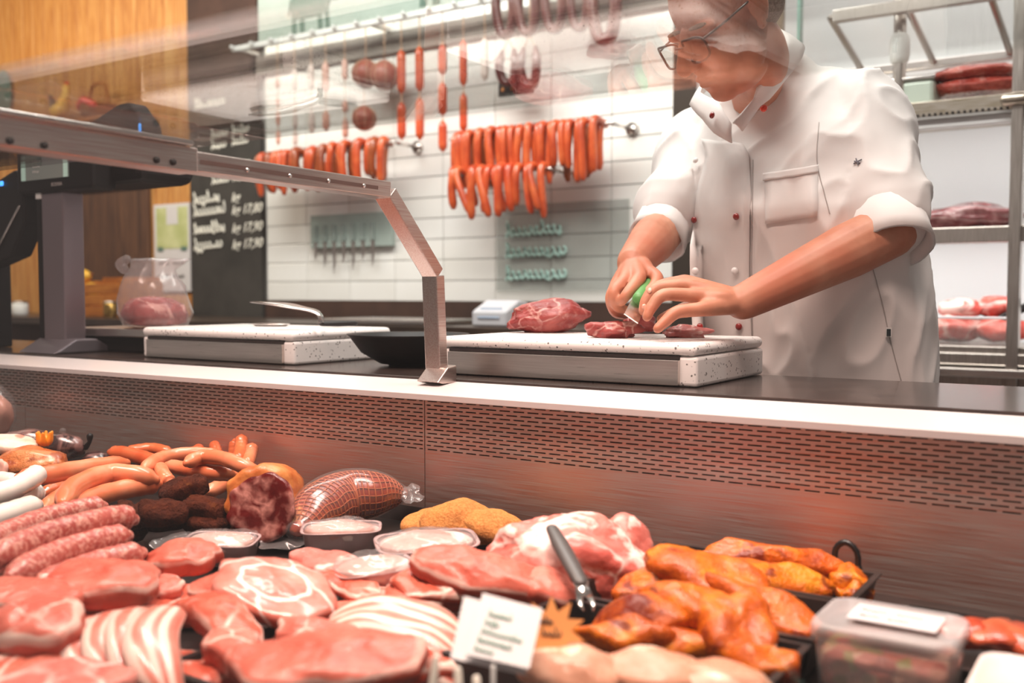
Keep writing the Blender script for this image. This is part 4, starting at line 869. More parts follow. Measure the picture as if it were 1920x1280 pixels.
# --- sealed pale packs
def pack(pos, rx, ry, th, label, yaw, tilt=(0, 0), seed=0, tray_=True):
    t = thing('sealed_meat_pack', label, 'meat pack', (pos[0], pos[1], DECK), 0, 'sealed packs of pale meat')
    F = frame(yaw, tilt); bm = bmesh.new()
    def rr(k, s, z):
        n_ = 28; a = 2 * PI * k / n_; c, s_ = math.cos(a), math.sin(a); e = .45
        return F @ V(math.copysign(abs(c) ** e, c) * rx * s, math.copysign(abs(s_) ** e, s_) * ry * s, z) + V(pos)
    R = [[bm.verts.new(rr(k, s, z)) for k in range(28)] for s, z in ((.86, -th), (.97, -.002), (1.03, 0), (1.03, .002), (.96, .001))]
    for a, b in zip(R, R[1:]):
        for k in range(28): bm.faces.new((a[k], a[(k+1) % 28], b[(k+1) % 28], b[k]))
    bm.faces.new(R[0])
    if tray_: fin(bm, 'tray', simple('grey_film_tray', '#b89a98', .3, coat=.4) if 'grey_film_tray' not in bpy.data.materials else bpy.data.materials['grey_film_tray'], t)
    else: bm.free()
    slab('pale_meat', V(pos) + V(0, 0, -.012), rx * .94, ry * .92, .016, PALE, None, None, yaw=yaw, tilt=tilt, seed=seed, amp=.06, dome=.006, rough=.0022, parent=t)
    slab('clear_film', V(pos) + V(0, 0, .004), rx * 1.0, ry * 1.0, .0018, FILM, None, None, yaw=yaw, tilt=tilt, seed=seed, amp=.05, dome=.008, rough=.005, parent=t)
    return t
PALE = meat('pale_sealed_meat', '#b98f84', '#c9a298', '#d6b5ab', fat='#f7efe8', fatn=14, rough=.2, bumps=.3)
pack((-0.9824, 1.0526, 0.765), .056, .03, .045, 'small sealed pack of pale meat below the netted ham', A(6), (4, 0), 1)
pack((-0.8247, 1.0498, 0.768), .068, .042, .05, 'larger sealed pack of pale meat in front of breaded cutlets', A(14), (5, 0), 2)
pack((-0.8271, 0.944, 0.758), .05, .03, .042, 'sealed pale pack lying lowest beside the marbled pork', A(22), (6, 0), 3)
pack((-1.1143, 0.9468, 0.752), .052, .03, .03, 'pale pink sealed pack between patties and chops', A(-6), (6, 0), 4)
slab('film_flap', (-1.1937, 0.9313, 0.742), .035, .02, .0012, FILM, 'loose clear film flap beside the bratwurst', 'film', None, yaw=A(25), tilt=(10, 0), seed=3, amp=.2, rough=.004, wave=.003)
# --- breaded cutlets on a black tray
def tray(x0, x1, y0, y1, z0, h, label, w=.006, grp='black display trays', r=.012):
    t = thing('display_tray', label, 'tray', ((x0 + x1) / 2, (y0 + y1) / 2, z0), 0, grp); sl = .010
    bm = bmesh.new()
    def ringv(ins, z): return [bm.verts.new(v) for v in ((x0 + ins, y0 + ins, z), (x1 - ins, y0 + ins, z), (x1 - ins, y1 - ins, z), (x0 + ins, y1 - ins, z))]
    R = [ringv(sl, z0), ringv(0, z0 + h - .004), ringv(-.004, z0 + h - .002), ringv(-.004, z0 + h), ringv(w * .6, z0 + h), ringv(sl + w * .6, z0 + .005)]
    for a, b in zip(R, R[1:]):
        for k in range(4): bm.faces.new((a[k], a[(k+1) % 4], b[(k+1) % 4], b[k]))
    bm.faces.new(R[0]); bm.faces.new(R[-1]); fin(bm, 'tray_shell', BLACK_TRAY, t, smooth=False); return t
tray(-1.30, -.84, 1.10, 1.30, DECK + .001, .03, 'black tray under the breaded cutlets')
slab('breaded_cutlet', (-0.932, 1.2064, 0.745), .05, .034, .016, CRUMB, 'breaded cutlet lying lowest beside the netted ham', 'cutlet', 'breaded cutlets', yaw=A(20), tilt=(10, -6), seed=3, amp=.2, rough=.004, dome=.006)
slab('breaded_cutlet', (-0.8676, 1.1878, 0.757), .066, .042, .018, CRUMB, 'large breaded cutlet arched on top of the others', 'cutlet', 'breaded cutlets', yaw=A(-6), tilt=(24, 8), seed=1, amp=.18, rough=.004, dome=.018, droop=(.012, 0))
slab('breaded_cutlet', (-0.8049, 1.1944, 0.752), .058, .036, .016, CRUMB, 'breaded cutlet nearest the marbled roast', 'cutlet', 'breaded cutlets', yaw=A(-16), tilt=(18, 12), seed=2, amp=.18, rough=.004, dome=.008)
# --- marbled pork roast
blob('pork_roast', (-0.6144, 1.0735, 0.765), (.105, .06, .058), ROAST_PINK, 'large marbled pink pork roast behind the fork', 'pork roast', 'pork roasts', yaw=A(-8), tilt=(0, 8), seed=5, amp=.16, fine=.05, flat=.15, sub=5)
blob('pork_roast', (-0.5812, 1.1475, 0.76), (.042, .05, .052), ROAST_PINK, 'rounded end piece of pork roast beside the black tray', 'pork roast', 'pork roasts', yaw=A(-25), seed=8, amp=.14, fine=.06, flat=.12, sub=4)
fk = thing('meat_fork', 'meat fork with dark grey handle leaning on the roast', 'fork', (-0.4945, 0.8977, 0.77))
h0, h1 = V((-0.6042, 1.0118, 0.8213)), V((-0.5313, 0.9497, 0.7851)); tp = V((-0.504, 0.9185, 0.7649))
tube('handle', [h0, h0.lerp(h1, .3), h0.lerp(h1, .7), h1], [.008, .0105, .0105, .009], simple('grey_handle', '#4b4644', .4), fk, 14, True, .6)
ex = V(.837, .547, 0)
def strip(name, pts, ws, th, m, parent):
    bm = bmesh.new(); prev = None; nn = V(.3, -.5, .8).normalized()
    for p, w in zip(pts, ws):
        p = V(p); r = [bm.verts.new(p - ex * w), bm.verts.new(p + ex * w), bm.verts.new(p + ex * w + nn * th), bm.verts.new(p - ex * w + nn * th)]
        if prev:
            for k in range(4): bm.faces.new((prev[k], prev[(k+1) % 4], r[(k+1) % 4], r[k]))
        else: bm.faces.new(r)
        prev = r
    bm.faces.new(prev); return fin(bm, name, m, parent)
mid = h1.lerp(tp, .55)
strip('blade', [h1, h1.lerp(mid, .4), mid], [.009, .0075, .0095], .0018, STEEL_BRIGHT, fk)
for s_ in (-1, 1): strip('tine', [mid + ex * s_ * .0055, h1.lerp(tp, .8) + ex * s_ * .007, tp + ex * s_ * .005], [.0038, .003, .0008], .0018, STEEL_BRIGHT, fk)
# --- fresh pork, chops, belly
def pork(p, rx, ry, th, lab, m=PORK, yaw=0, tilt=(0, 0), seed=0, **kw):
    kw.setdefault('amp', .3); kw.setdefault('rough', .005); kw.setdefault('dome', .004)
    return slab('pork_slice', p, rx, ry, th, m, lab, 'pork', 'fresh pork slices', yaw=A(yaw), tilt=tilt, seed=seed, **kw)
def ham_slice_mat():
    n = NT('ham_slice_ring'); f = n.noise(24, 6); c = n.ramp(f, (.3, '#c7604f'), (.55, '#d67d6d'), (.75, '#e0988a'))
    r = n.math('ADD', n.attr('rad'), n.math('MULTIPLY', n.math('SUBTRACT', n.noise(20, 3), .5), .16))
    c = n.mix(n.ramp(n.math('DIVIDE', n.attr('rad'), 1.5), (.70, 0.0), (.76, .8)), c, '#b44a38'); ring = n.ramp(r, (.50, 0.0), (.535, 1.0), (.57, 1.0), (.61, 0.0))
    c = n.mix(ring, c, '#f4dcd4'); c = n.mix(n.math('MULTIPLY', n.ramp(n.voro(11, warp=.06), (0, 1.0), (.03, 0.0)), n.ramp(n.attr('rad'), (.55, 0.0), (.6, 1.0))), c, '#f4dcd4')
    n.set(c, .3, coat=.35, sss=.12, sss_r=(.008, .003, .002)).bump(n.noise(80, 4), .2, .002); return n.m
HAM_SLICE = ham_slice_mat()
def belly_mat(name, freq, c1='#c9604e', c2='#ecd0c3', axis=1):
    n = NT(name); tc = n.node('ShaderNodeTexCoord'); at_ = n.attr('band'); d = n.math('MULTIPLY', n.math('SUBTRACT', n.noise(16, 3), .5), .16)
    w = n.math('FRACT', n.math('MULTIPLY', n.math('ADD', at_, d), freq)); f = n.ramp(w, (.0, 1.0), (.18, 1.0), (.26, 0.0), (.5, 0.0), (.58, .75), (.72, .75), (.8, 0.0), (.94, 0.0), (1, 1.0))
    c = n.mix(f, n.ramp(n.noise(30, 4), (.3, c1), (.7, '#d98775')), c2); n.set(c, .32, coat=.3, sss=.12, sss_r=(.008, .003, .002)).bump(n.noise(60, 4), .25, .002); return n.m
BELLY = belly_mat('streaky_belly', 1.6)
def belly(p, L, Wd, th, lab, yaw, tilt=(0, 0), seed=0, bow=.02, m=None):
    """streaky slice: long rounded strip with fat bands running lengthwise"""
    nx, ny = 26, 9; vs = []; band = []; fs = []; F = frame(A(yaw), tilt)
    for side in (1, 0):
        for i in range(nx):
            x = (i / (nx - 1) * 2 - 1); w = (1 - abs(x) ** 5 * .55)
            for j in range(ny):
                y = (j / (ny - 1) * 2 - 1); zz = (th * (1 - .5 * abs(y) ** 4) * (1 - .4 * abs(x) ** 6)) * side
                q = V(x * L, y * Wd * w + bow * (1 - x * x), zz - .012 * x * x)
                q += V(0, nz(q, 20, seed) * .003, nz(q, 16, seed) * .004); vs.append(F @ q + V(p)); band.append((y + 1) / 2)
    n1 = nx * ny
    for i in range(nx - 1):
        for j in range(ny - 1):
            a = i * ny + j; fs.append((a, a + ny, a + ny + 1, a + 1)); fs.append((n1 + a, n1 + a + 1, n1 + a + ny + 1, n1 + a + ny))
    for i in range(nx - 1):
        a, b = i * ny, (i + 1) * ny; fs.append((a, n1 + a, n1 + b, b)); a += ny - 1; b += ny - 1; fs.append((b, n1 + b, n1 + a, a))
    for j in range(ny - 1):
        fs.append((j + 1, n1 + j + 1, n1 + j, j)); a = (nx - 1) * ny + j; fs.append((a, n1 + a, n1 + a + 1, a + 1))
    me = bpy.data.meshes.new('pork_belly_slice'); me.from_pydata([tuple(v) for v in vs], [], fs); me.update()
    at_ = me.attributes.new('band', 'FLOAT', 'POINT')
    for i, v in enumerate(band): at_.data[i].value = v
    return tag(link('pork_belly_slice', me, m or BELLY), lab, 'pork', 'pork belly slices')
# under layer
pork((-0.8114, 0.7979, 0.716), .11, .06, .022, 'lowest pork slab beneath the ringed ham slice', PORK_DEEP, 0, seed=21)
pork((-0.9902, 0.7707, 0.716), .09, .06, .022, 'lowest pork slab beneath the long fat-edged strip', PORK_DEEP, 10, seed=22)
pork((-0.7364, 0.9368, 0.716), .10, .05, .022, 'lowest pork slab beneath the folded schnitzel', PORK_DEEP, -5, seed=23)
pork((-1.0342, 0.6521, 0.716), .09, .06, .024, 'lowest pork slab beneath the corner chops', PORK_DEEP, 0, seed=24)
pork((-0.6573, 0.749, 0.716), .09, .05, .022, 'lowest pork slab near the white picks', PORK_DEEP, 0, seed=25)
pork((-0.8145, 0.6137, 0.716), .09, .06, .022, 'lowest pork slab under the streaky belly slices', PORK_DEEP, 0, seed=26)
# visible slices
pork((-0.8956, 0.929, 0.742), .055, .034, .020, 'heavily marbled pork piece beside the sealed packs', ROAST_PINK, -35, (6, 8), 7, amp=.25)
pork((-0.8266, 0.8941, 0.738), .045, .02, .014, 'thin ragged pork edge below the marbled piece', PORK_DEEP, -30, (4, 10), 27, amp=.3)
pork((-1.0411, 0.8297, 0.752), .05, .034, .024, 'smooth pink pork piece behind the ringed slice', PORK_LEAN, 10, (12, -6), 2)
pork((-1.0154, 0.6912, 0.757), .062, .042, .026, 'thick pork chop in front of the bratwurst', PORK_LEAN, -4, (10, 4), 3, amp=.24)
pork((-1.0038, 0.7625, 0.742), .026, .022, .016, 'small pork scrap with white fat beside the thick chop', PORK, 20, (8, 0), 4)
pork((-0.9131, 0.7826, 0.752), .042, .03, .018, 'pork flap partly under the ringed slice', PORK_LEAN, 0, (8, -8), 31, amp=.25)
slab('pork_slice', (-0.827, 0.7729, 0.764), .070, .052, .020, HAM_SLICE, 'big pork slice with a pale ring of membrane', 'pork', 'fresh pork slices', yaw=A(-18), tilt=(16, 10), seed=6, amp=.2, rough=.003, dome=.003)
pork((-0.8245, 0.6954, 0.752), .088, .028, .022, 'long pork strip with fat running diagonally', PORK_DEEP, -48, (6, 6), 9, amp=.16, droop=(.02, 0))
pork((-0.7535, 0.6546, 0.745), .04, .026, .02, 'fatty end of pork below the long strip', PORK, -50, (6, 0), 32)
pork((-1.0118, 0.5987, 0.765), .055, .036, .022, 'dull pink pork chop at the frame edge', PORK_LEAN, 6, (10, 6), 10, amp=.22)
pork((-0.9124, 0.5471, 0.762), .06, .036, .028, 'pale rounded pork piece at the frame edge', PORK, -10, (16, -8), 11, amp=.25, dome=.012)
pork((-0.8861, 0.5753, 0.748), .03, .024, .02, 'small pink knob of pork beside the streaky belly', PORK_DEEP, 0, (0, 0), 33, amp=.3, dome=.008)
pork((-0.8872, 0.526, 0.744), .05, .03, .018, 'ragged pork trimmings in the lower corner', PORK_DEEP, 20, (0, 0), 34, amp=.35)
pork((-0.7996, 0.503, 0.752), .06, .035, .02, 'pale fatty pork slice at the very bottom corner', ROAST_PINK, 8, (10, 0), 35)
for k, (p, lab) in enumerate((((-0.8484, 0.5819, 0.752), 'streaky pork belly slice, outermost towards the corner'), ((-0.8292, 0.592, 0.758), 'streaky pork belly slice, second from the corner'), ((-0.8075, 0.6001, 0.763), 'streaky pork belly slice, third from the corner'), ((-0.7833, 0.606, 0.766), 'streaky pork belly slice on top, nearest the long strip'))):
    belly(p, .066, .024, .012, lab, -62 - k * 3, (14, 22), 40 + k, -.022)
for k, (p, lab) in enumerate((((-0.6365, 0.7535, 0.738), 'streaky pork slice, front one of the layered row'), ((-0.6478, 0.767, 0.748), 'streaky pork slice, middle one of the layered row'), ((-0.6626, 0.7933, 0.756), 'streaky pork slice, rear one of the layered row'))):
    belly(p, .073, .026, .014, lab, -14 + k * 4, (22, 4), 50 + k, .012)
pork((-0.7137, 0.898, 0.742), .055, .026, .016, 'thin schnitzel slice under the folded ones', PORK_DEEP, -6, (10, 0), 14)
pork((-0.7009, 0.9068, 0.757), .055, .03, .014, 'ragged red edged schnitzel at the front of the fold', PORK_DEEP, -8, (18, 2), 15, amp=.3, wave=.005)
pork((-0.6562, 0.9403, 0.766), .090, .034, .020, 'long smooth schnitzel folded over the pile', PORK_LEAN, -14, (16, 6), 16, amp=.12, dome=.01)
pork((-0.5876, 0.9711, 0.752), .04, .034, .022, 'rounded schnitzel end beside the fork', PORK_LEAN, -20, (14, 14), 17, dome=.008)
pork((-0.6294, 0.6516, 0.758), .085, .045, .022, 'broad pale pork slice front and centre', PORK_LEAN, 4, (14, -2), 18, amp=.16)
pork((-0.7091, 0.7269, 0.748), .05, .022, .018, 'narrow pork slice with white fat behind the broad one', PORK, -10, (10, 0), 19)
pork((-0.5862, 0.7014, 0.748), .035, .03, .02, 'cut pork corner by the white picks', PORK_DEEP, 0, (8, 0), 20)
# --- rear left: roast, cold cuts, dark bags
rs = thing('brown_roast', 'brown crusted roast with pale cut end beside the white sausages', 'roast', (-1.9603, 1.1723, 0.714))
RST = meat('crusted_roast', '#9c4a20', '#c06c38', '#d58e58', fat='#8a3c1a', fatn=18, rough=.35, bumps=.6, coat=.4)
blob('crust', (-1.7957, 1.0767, 0.775), (.075, .05, .035), RST, None, None, yaw=A(-12), seed=3, amp=.12, fine=.06, parent=rs)
slab('cut_end', (-1.8022, 1.0177, 0.765), .03, .022, .01, meat('roast_cut', '#cf9484', '#dba595', '#e3b3a5', rough=.4), None, None, yaw=A(90), tilt=(70, -30), seed=2, parent=rs)
cc = slab('cold_cut', (-1.8803, 1.0802, 0.8), .05, .032, .02, meat('pale_cold_cut', '#dba488', '#ead0bd', '#f2e2d2', fat='#e0705a', fatn=16, rough=.35), 'pale fatty cold cut with orange rim behind the roast', 'cold cut', None, yaw=A(0), tilt=(14, 6), seed=6)
gn = thing('garnish_flower', 'orange flower garnish standing behind the roast', 'garnish', (-1.8446, 1.1311, 0.79))
gp = V((-1.8306, 1.1228, 0.805))
for k in range(6):
    a = k * PI / 3 + .3; tube('petal', smooth_path([gp, gp + V(math.cos(a) * .010, math.sin(a) * .010, .010), gp + V(math.cos(a) * .014, math.sin(a) * .014, .024)], 6), [.004, .007, .008, .007, .005, .004, .003][:len(smooth_path([gp, gp, gp], 6))], simple('orange_petal', '#ee8a10', .5) if 'orange_petal' not in bpy.data.materials else bpy.data.materials['orange_petal'], gn, 8)
tube('stalk', [gp + V(0, 0, -.03), gp], .004, GREEN_DARK, gn, 6)
DK = meat('dark_wrapped_sausage', '#241616', '#3b2524', '#573a38', fat='#8a6660', fatn=14, rough=.14, coat=.9)
for k, (p, r3, lab) in enumerate((((-1.9276, 1.1491, 0.8), (.06, .035, .028), 'dark film-wrapped sausage farthest left at the panel'), ((-1.8676, 1.1811, 0.79), (.05, .035, .028), 'dark film-wrapped sausage with a tied end at the panel'), ((-1.8027, 1.2151, 0.765), (.03, .025, .018), 'small dark wrapped piece beside the reddish frankfurter'))):
    w = thing('wrapped_sausage', lab, 'sausage', (p[0], p[1], DECK), 0, 'dark wrapped sausages'); blob('sausage_body', p, r3, DK, None, None, yaw=A(-6), seed=k + 2, amp=.1, fine=.05, sub=3, parent=w)
    e = V(p) + V(.837, .547, 0) * r3[0]; tube('film_knot', [e, e + V(.006, .004, .010), e + V(.008, .004, .022)], [.006, .004, .007], FILM if k != 1 else BLACK_PLASTIC, w, 8)
tray(-2.32, -1.72, .98, 1.32, DECK + .001, .03, 'black tray under the dark wrapped sausages')
hb = thing('wrapped_ham', 'pink ham in clear film at the far end of the case', 'ham', (-2.6321, 1.4868, 0.74)); q = (-2.2022, 1.2348, 0.8272)
blob('ham_body', q, (.035, .035, .05), HANG_PINK, None, None, seed=2, sub=3, parent=hb); blob('film', V(q) + V(0, 0, .008), (.04, .04, .066), FILM, None, None, seed=2, sub=3, parent=hb)
# --- marinated meat and its trays
tray(-.565, -.283, 1.118, 1.247, DECK + .001, .047, 'black tray at the rear holding marinated strips')
tray(-.565, -.283, .972, 1.106, DECK + .001, .047, 'black tray in the middle under the marinated meat')
tray(-.565, -.283, .80, .96, DECK + .001, .045, 'black tray in front under the marinated meat')
tb = thing('tray_handle', 'black rounded tray grip behind the marinated strips', 'handle', (-0.3227, 1.2498, 0.765)); p = V((-0.3254, 1.2551, 0.762))
tube('grip', smooth_path([p + V(-.012, .004, 0), p + V(-.012, .004, .02), p + V(0, .004, .03), p + V(.014, .004, .02), p + V(.016, .004, -.005)], 14), .004, BLACK_TRAY, tb, 8)
tube('grip_foot', [p + V(.016, .004, -.03), p + V(.016, .004, 0)], .005, BLACK_TRAY, tb, 8)
def mari(p, rx, ry, th, lab, yaw, tilt=(0, 0), seed=0, **kw):
    kw.setdefault('amp', .22); kw.setdefault('wave', .005); kw.setdefault('dome', .008); kw.setdefault('rough', .004)
    return slab('marinated_steak', p, rx, ry, th, MARINADE, lab, 'marinated meat', 'orange marinated meat', yaw=A(yaw), tilt=tilt, seed=seed, **kw)
mari((-0.4392, 1.0489, 0.72), .10, .06, .022, 'lowest marinated steak in the middle tray', 0, seed=61)
mari((-0.4042, 0.9382, 0.725), .09, .05, .022, 'lowest marinated steak in the front tray', 0, seed=62)
mari((-0.4191, 1.2253, 0.725), .08, .04, .02, 'lowest marinated strip in the rear tray', -6, seed=63)
mari((-0.4082, 1.2224, 0.757), .088, .022, .020, 'long marinated strip on top at the rear', -12, (20, 3), 64, curl=.008)
mari((-0.4042, 1.1621, 0.75), .085, .026, .018, 'long marinated strip below the rear top one', -12, (20, 4), 65)
mari((-0.3162, 1.2386, 0.742), .022, .026, .018, 'small reddish marinated piece at the tray end', 20, (10, 0), 66, amp=.35)
mari((-0.3041, 1.2171, 0.735), .02, .018, .014, 'tiny marinated scrap in the tray corner', 0, (10, 0), 67, amp=.35)
mari((-0.4761, 1.042, 0.765), .052, .032, .018, 'marinated steak corner nearest the roast', 14, (14, -8), 68)
mari((-0.4211, 1.0503, 0.775), .075, .04, .020, 'large marinated steak on top of the heap', -28, (18, 8), 69)
mari((-0.3427, 1.0199, 0.758), .078, .026, .018, 'marinated strip sloping down to the clear tub', -38, (10, 12), 70)
mari((-0.4349, 0.9136, 0.768), .062, .03, .018, 'arched marinated steak near the orange star', 8, (24, -14), 71, droop=(.02, 0))
mari((-0.4037, 0.9497, 0.772), .055, .03, .02, 'marinated steak in the centre with dark glaze', -30, (16, 4), 72)
mari((-0.3515, 0.9413, 0.762), .04, .048, .022, 'bulging marinated steak above the glass divider', -10, (30, 6), 73)
mari((-0.4374, 0.8823, 0.752), .05, .022, .018, 'marinated strip in front of the orange star', -6, (12, 0), 74)
mari((-0.3969, 0.9077, 0.748), .07, .022, .016, 'dark glazed marinated strip behind the chicken', -8, (14, 0), 75)
mari((-0.305, 0.8946, 0.748), .032, .022, .018, 'loose marinated piece beside the glass divider', -20, (16, 0), 76, amp=.3)
# --- chicken fillets in the foreground
for k, (p, rx, lab) in enumerate((((-0.4356, 0.7569, 0.765), .046, 'pale chicken fillet beside the price card'), ((-0.3783, 0.8008, 0.76), .056, 'pale chicken fillet in the middle of the front row'), ((-0.3229, 0.8202, 0.755), .05, 'pale chicken fillet nearest the glass divider'))):
    blob('chicken_fillet', p, (rx, .036, .024), CHICKEN, lab, 'chicken', 'chicken fillets in front', yaw=A(-18), seed=k + 12, amp=.12, fine=.03, flat=.2)
tray(-.80, -.36, .60, .785, DECK + .001, .03, 'black tray under the chicken fillets')
# --- price card, star, picks
CUP = V(.16, -.28, .95).normalized()
def card(name, corners, th, m, parent):
    q = [V(c) for c in corners]; n_ = (q[1] - q[0]).cross(q[3] - q[0]).normalized() * -th; vs = q + [v + n_ for v in q]
    return raw(name, vs, [(0, 1, 2, 3), (7, 6, 5, 4), (0, 4, 5, 1), (1, 5, 6, 2), (2, 6, 7, 3), (3, 7, 4, 0)], m, parent, smooth=False)
pc = thing('price_card', 'white price card with green handwriting standing among the pork', 'price card', (-0.4628, 0.6826, 0.7706))
card('holder_card', [(-0.5194, 0.7149, 0.8311), (-0.4568, 0.743, 0.8152), (-0.4401, 0.6922, 0.7833), (-0.4988, 0.6664, 0.7939)], .0008, PAPER, pc)
sheet = [V((-0.5015, 0.7186, 0.8361)), V((-0.4515, 0.7398, 0.8247)), V((-0.4362, 0.6927, 0.7894)), V((-0.4854, 0.6695, 0.7993))]
card('written_sheet', sheet, .0005, simple('written_sheet_white', '#dcd7d7', .7), pc)
exx = (sheet[1] - sheet[0]).normalized(); eyy = (sheet[0] - sheet[3]).normalized()
for k, s_ in enumerate(('Stück d', 'mager', 'Bauchfleisch', 'gesp. Bein', 'kg 8,-')):
    scrawl('handwriting', sheet[3] + eyy * (.0425 - k * .0092) + exx * (.010 - .001 * k) + exx.cross(eyy) * .0012, exx, eyy, .0034 * len(s_), .0062, .00055, INK, pc, 20 + k)
tube('pick', [(-0.463, 0.6789, 0.79), (-0.4587, 0.6725, 0.7568)], .0022, WHITE_PAINT, pc, 8)
st = thing('star_sign', 'orange star shaped sign half hidden behind the price card', 'sign', (-0.4669, 0.7862, 0.765)); c0 = V((-0.4549, 0.7612, 0.7987)); e1 = V(.837, .547, 0); e2 = V(-.25, .38, .89).normalized(); poly = []
for k in range(20):
    a = PI / 2 + k * PI / 10; r = .031 if k % 2 == 0 else .0175; poly.append(c0 + e1 * math.cos(a) * r + e2 * math.sin(a) * r)
n_ = e1.cross(e2) * .001; vs = poly + [p + n_ for p in poly]
raw('star', vs, [tuple(range(20)), tuple(range(39, 19, -1))] + [(k, (k + 1) % 20, 20 + (k + 1) % 20, 20 + k) for k in range(20)], ORANGE_CARD, st, smooth=False)
for k in range(2): scrawl('handwriting', c0 + e1 * (-.012 + .002 * k) + e2 * (.006 - .011 * k) + n_ * 1.5, e1, e2, .018 + .008 * k, .008, .0007, INK_BLACK, st, 31 + k)
tube('pick', [c0 - e2 * .012 - n_ * 2, c0 - e2 * .06 - n_ * 2], .002, WHITE_PAINT, st, 8)
for k, (a, b, lab) in enumerate((((-0.4816, 0.6248, 0.8104), (-0.4787, 0.6125, 0.7735), 'tall white plastic pick left of the price card'), ((-0.467, 0.6338, 0.801), (-0.4589, 0.6255, 0.7735), 'middle white plastic pick below the price card'), ((-0.4542, 0.6417, 0.7941), (-0.4461, 0.6339, 0.7735), 'short white plastic pick nearest the chicken'))):
    tag(tube('label_pick', [a, V(a).lerp(V(b), .5), b], [.0032, .0036, .0036], simple('pick_white', '#ece2d4', .5) if k == 0 else bpy.data.materials['pick_white'], None, 10), lab, 'pick', 'white label picks')
# --- clear tubs at the right
def rrect(cx, cy, hx, hy, r, n=6):
    out = []
    for sx, sy, a0 in ((1, 1, 0), (-1, 1, PI / 2), (-1, -1, PI), (1, -1, 1.5 * PI)):
        for k in range(n + 1):
            a = a0 + k / n * PI / 2; out.append((cx + sx * (hx - r) + math.cos(a) * r, cy + sy * (hy - r) + math.sin(a) * r))
    return out
def tub(cx, cy, hx, hy, zt, label, fill, lid_m, cat='tub'):
    t = thing('plastic_tub', label, cat, (cx, cy, DECK), 0, 'clear plastic tubs with lids'); z0 = DECK + .002; bm = bmesh.new()
    def loop(s, z): return [bm.verts.new((x, y, z)) for x, y in rrect(cx, cy, hx * s, hy * s, .02)]
    R = [loop(.84, z0), loop(.9, z0 + .006), loop(.97, zt - .012), loop(.955, zt - .012), loop(.885, z0 + .008), loop(.8, z0 + .004)]; n_ = len(R[0])
    for a, b in zip(R, R[1:]):
        for k in range(n_): bm.faces.new((a[k], a[(k+1) % n_], b[(k+1) % n_], b[k]))
    bm.faces.new(R[0]); bm.faces.new(R[-1]); fin(bm, 'tub_wall', PLASTIC_CLEAR, t)
    bm = bmesh.new(); R = [loop(.985, zt - .014), loop(1.03, zt - .012), loop(1.03, zt - .004), loop(1.0, zt), loop(.93, zt), loop(.90, zt - .004)]
    for a, b in zip(R, R[1:]):
        for k in range(n_): bm.faces.new((a[k], a[(k+1) % n_], b[(k+1) % n_], b[k]))
    bm.faces.new(R[-1]); fin(bm, 'lid', lid_m, t)
    bm = bmesh.new(); R = [loop(.82, z0 + .009), loop(.87, z0 + .02), loop(.93, zt - .03), loop(.8, zt - .024)]
    for a, b in zip(R, R[1:]):
        for k in range(n_): bm.faces.new((a[k], a[(k+1) % n_], b[(k+1) % n_], b[k]))
    bm.faces.new(R[0]); bm.faces.new(R[-1]); fin(bm, 'contents', fill, t); return t
def salad():
    n = NT('mixed_salad'); v = n.node('ShaderNodeTexVoronoi', Scale=70.0); n.l.new(n.co(), v.inputs['Vector'])
    n.set(n.ramp(n.math('FRACT', n.math('MULTIPLY', v.outputs['Color'], 1.0)), (.0, '#7c2a20'), (.3, '#b06a5a'), (.5, '#c9a890'), (.7, '#7d7a3a'), (.9, '#a03a28')), .4).bump(v.outputs['Distance'], .8, .004); return n.m
LID = thin_glass('frosted_lid', '#efe6e4', .25, 1.45, .30)
tb1 = tub(-.205, .955, .062, .05, .80, 'clear plastic tub with handwritten label on its lid', salad(), LID)
o_ = V((-0.2273, 0.8966, 0.8012))
lb = card('lid_label', [V(-.240, .984, .8015), V(-.162, .984, .8015), V(-.162, .936, .8015), V(-.240, .936, .8015)], .0004, PAPER, tb1)
scrawl('label_lettering', (-.234, .965, .8022), (1, 0, 0), (0, 1, 0), .062, .009, .0006, INK_BLACK, tb1, 41, 2); scrawl('label_lettering', (-.232, .948, .8022), (1, 0, 0), (0, 1, 0), .05, .006, .0005, INK_BLACK, tb1, 42, 2)
tb2 = tub(-.07, .90, .055, .05, .79, 'white lidded tub at the corner of the frame', two('cream_spread', '#e8d8cc', '#f2e8de', 8, .5), simple('milky_lid', '#ead9d2', .4))
card('lid_label', [V(-.085, .925, .7915), V(-.03, .925, .7915), V(-.03, .89, .7915), V(-.085, .89, .7915)], .0004, PAPER, tb2)
tray(-.24, .12, 1.02, 1.20, DECK + .001, .03, 'black tray with glazed red meat behind the tubs')
for k, (p, lab) in enumerate((((-0.1642, 1.1147, 0.75), 'glazed red meat piece right behind the clear tub'), ((-0.1347, 1.1205, 0.75), 'glazed red meat piece behind the white tub'), ((-0.1079, 1.1229, 0.75), 'glazed red meat piece at the frame edge'))):
    blob('glazed_meat', p, (.035, .028, .014), meat('red_glazed_meat', '#8e2a16', '#b24426', '#cf6a44', rough=.15, coat=.9) if k == 0 else bpy.data.materials['red_glazed_meat'], lab, 'meat', 'glazed red meat', yaw=k, seed=k + 30, amp=.2, fine=.08, sub=3)
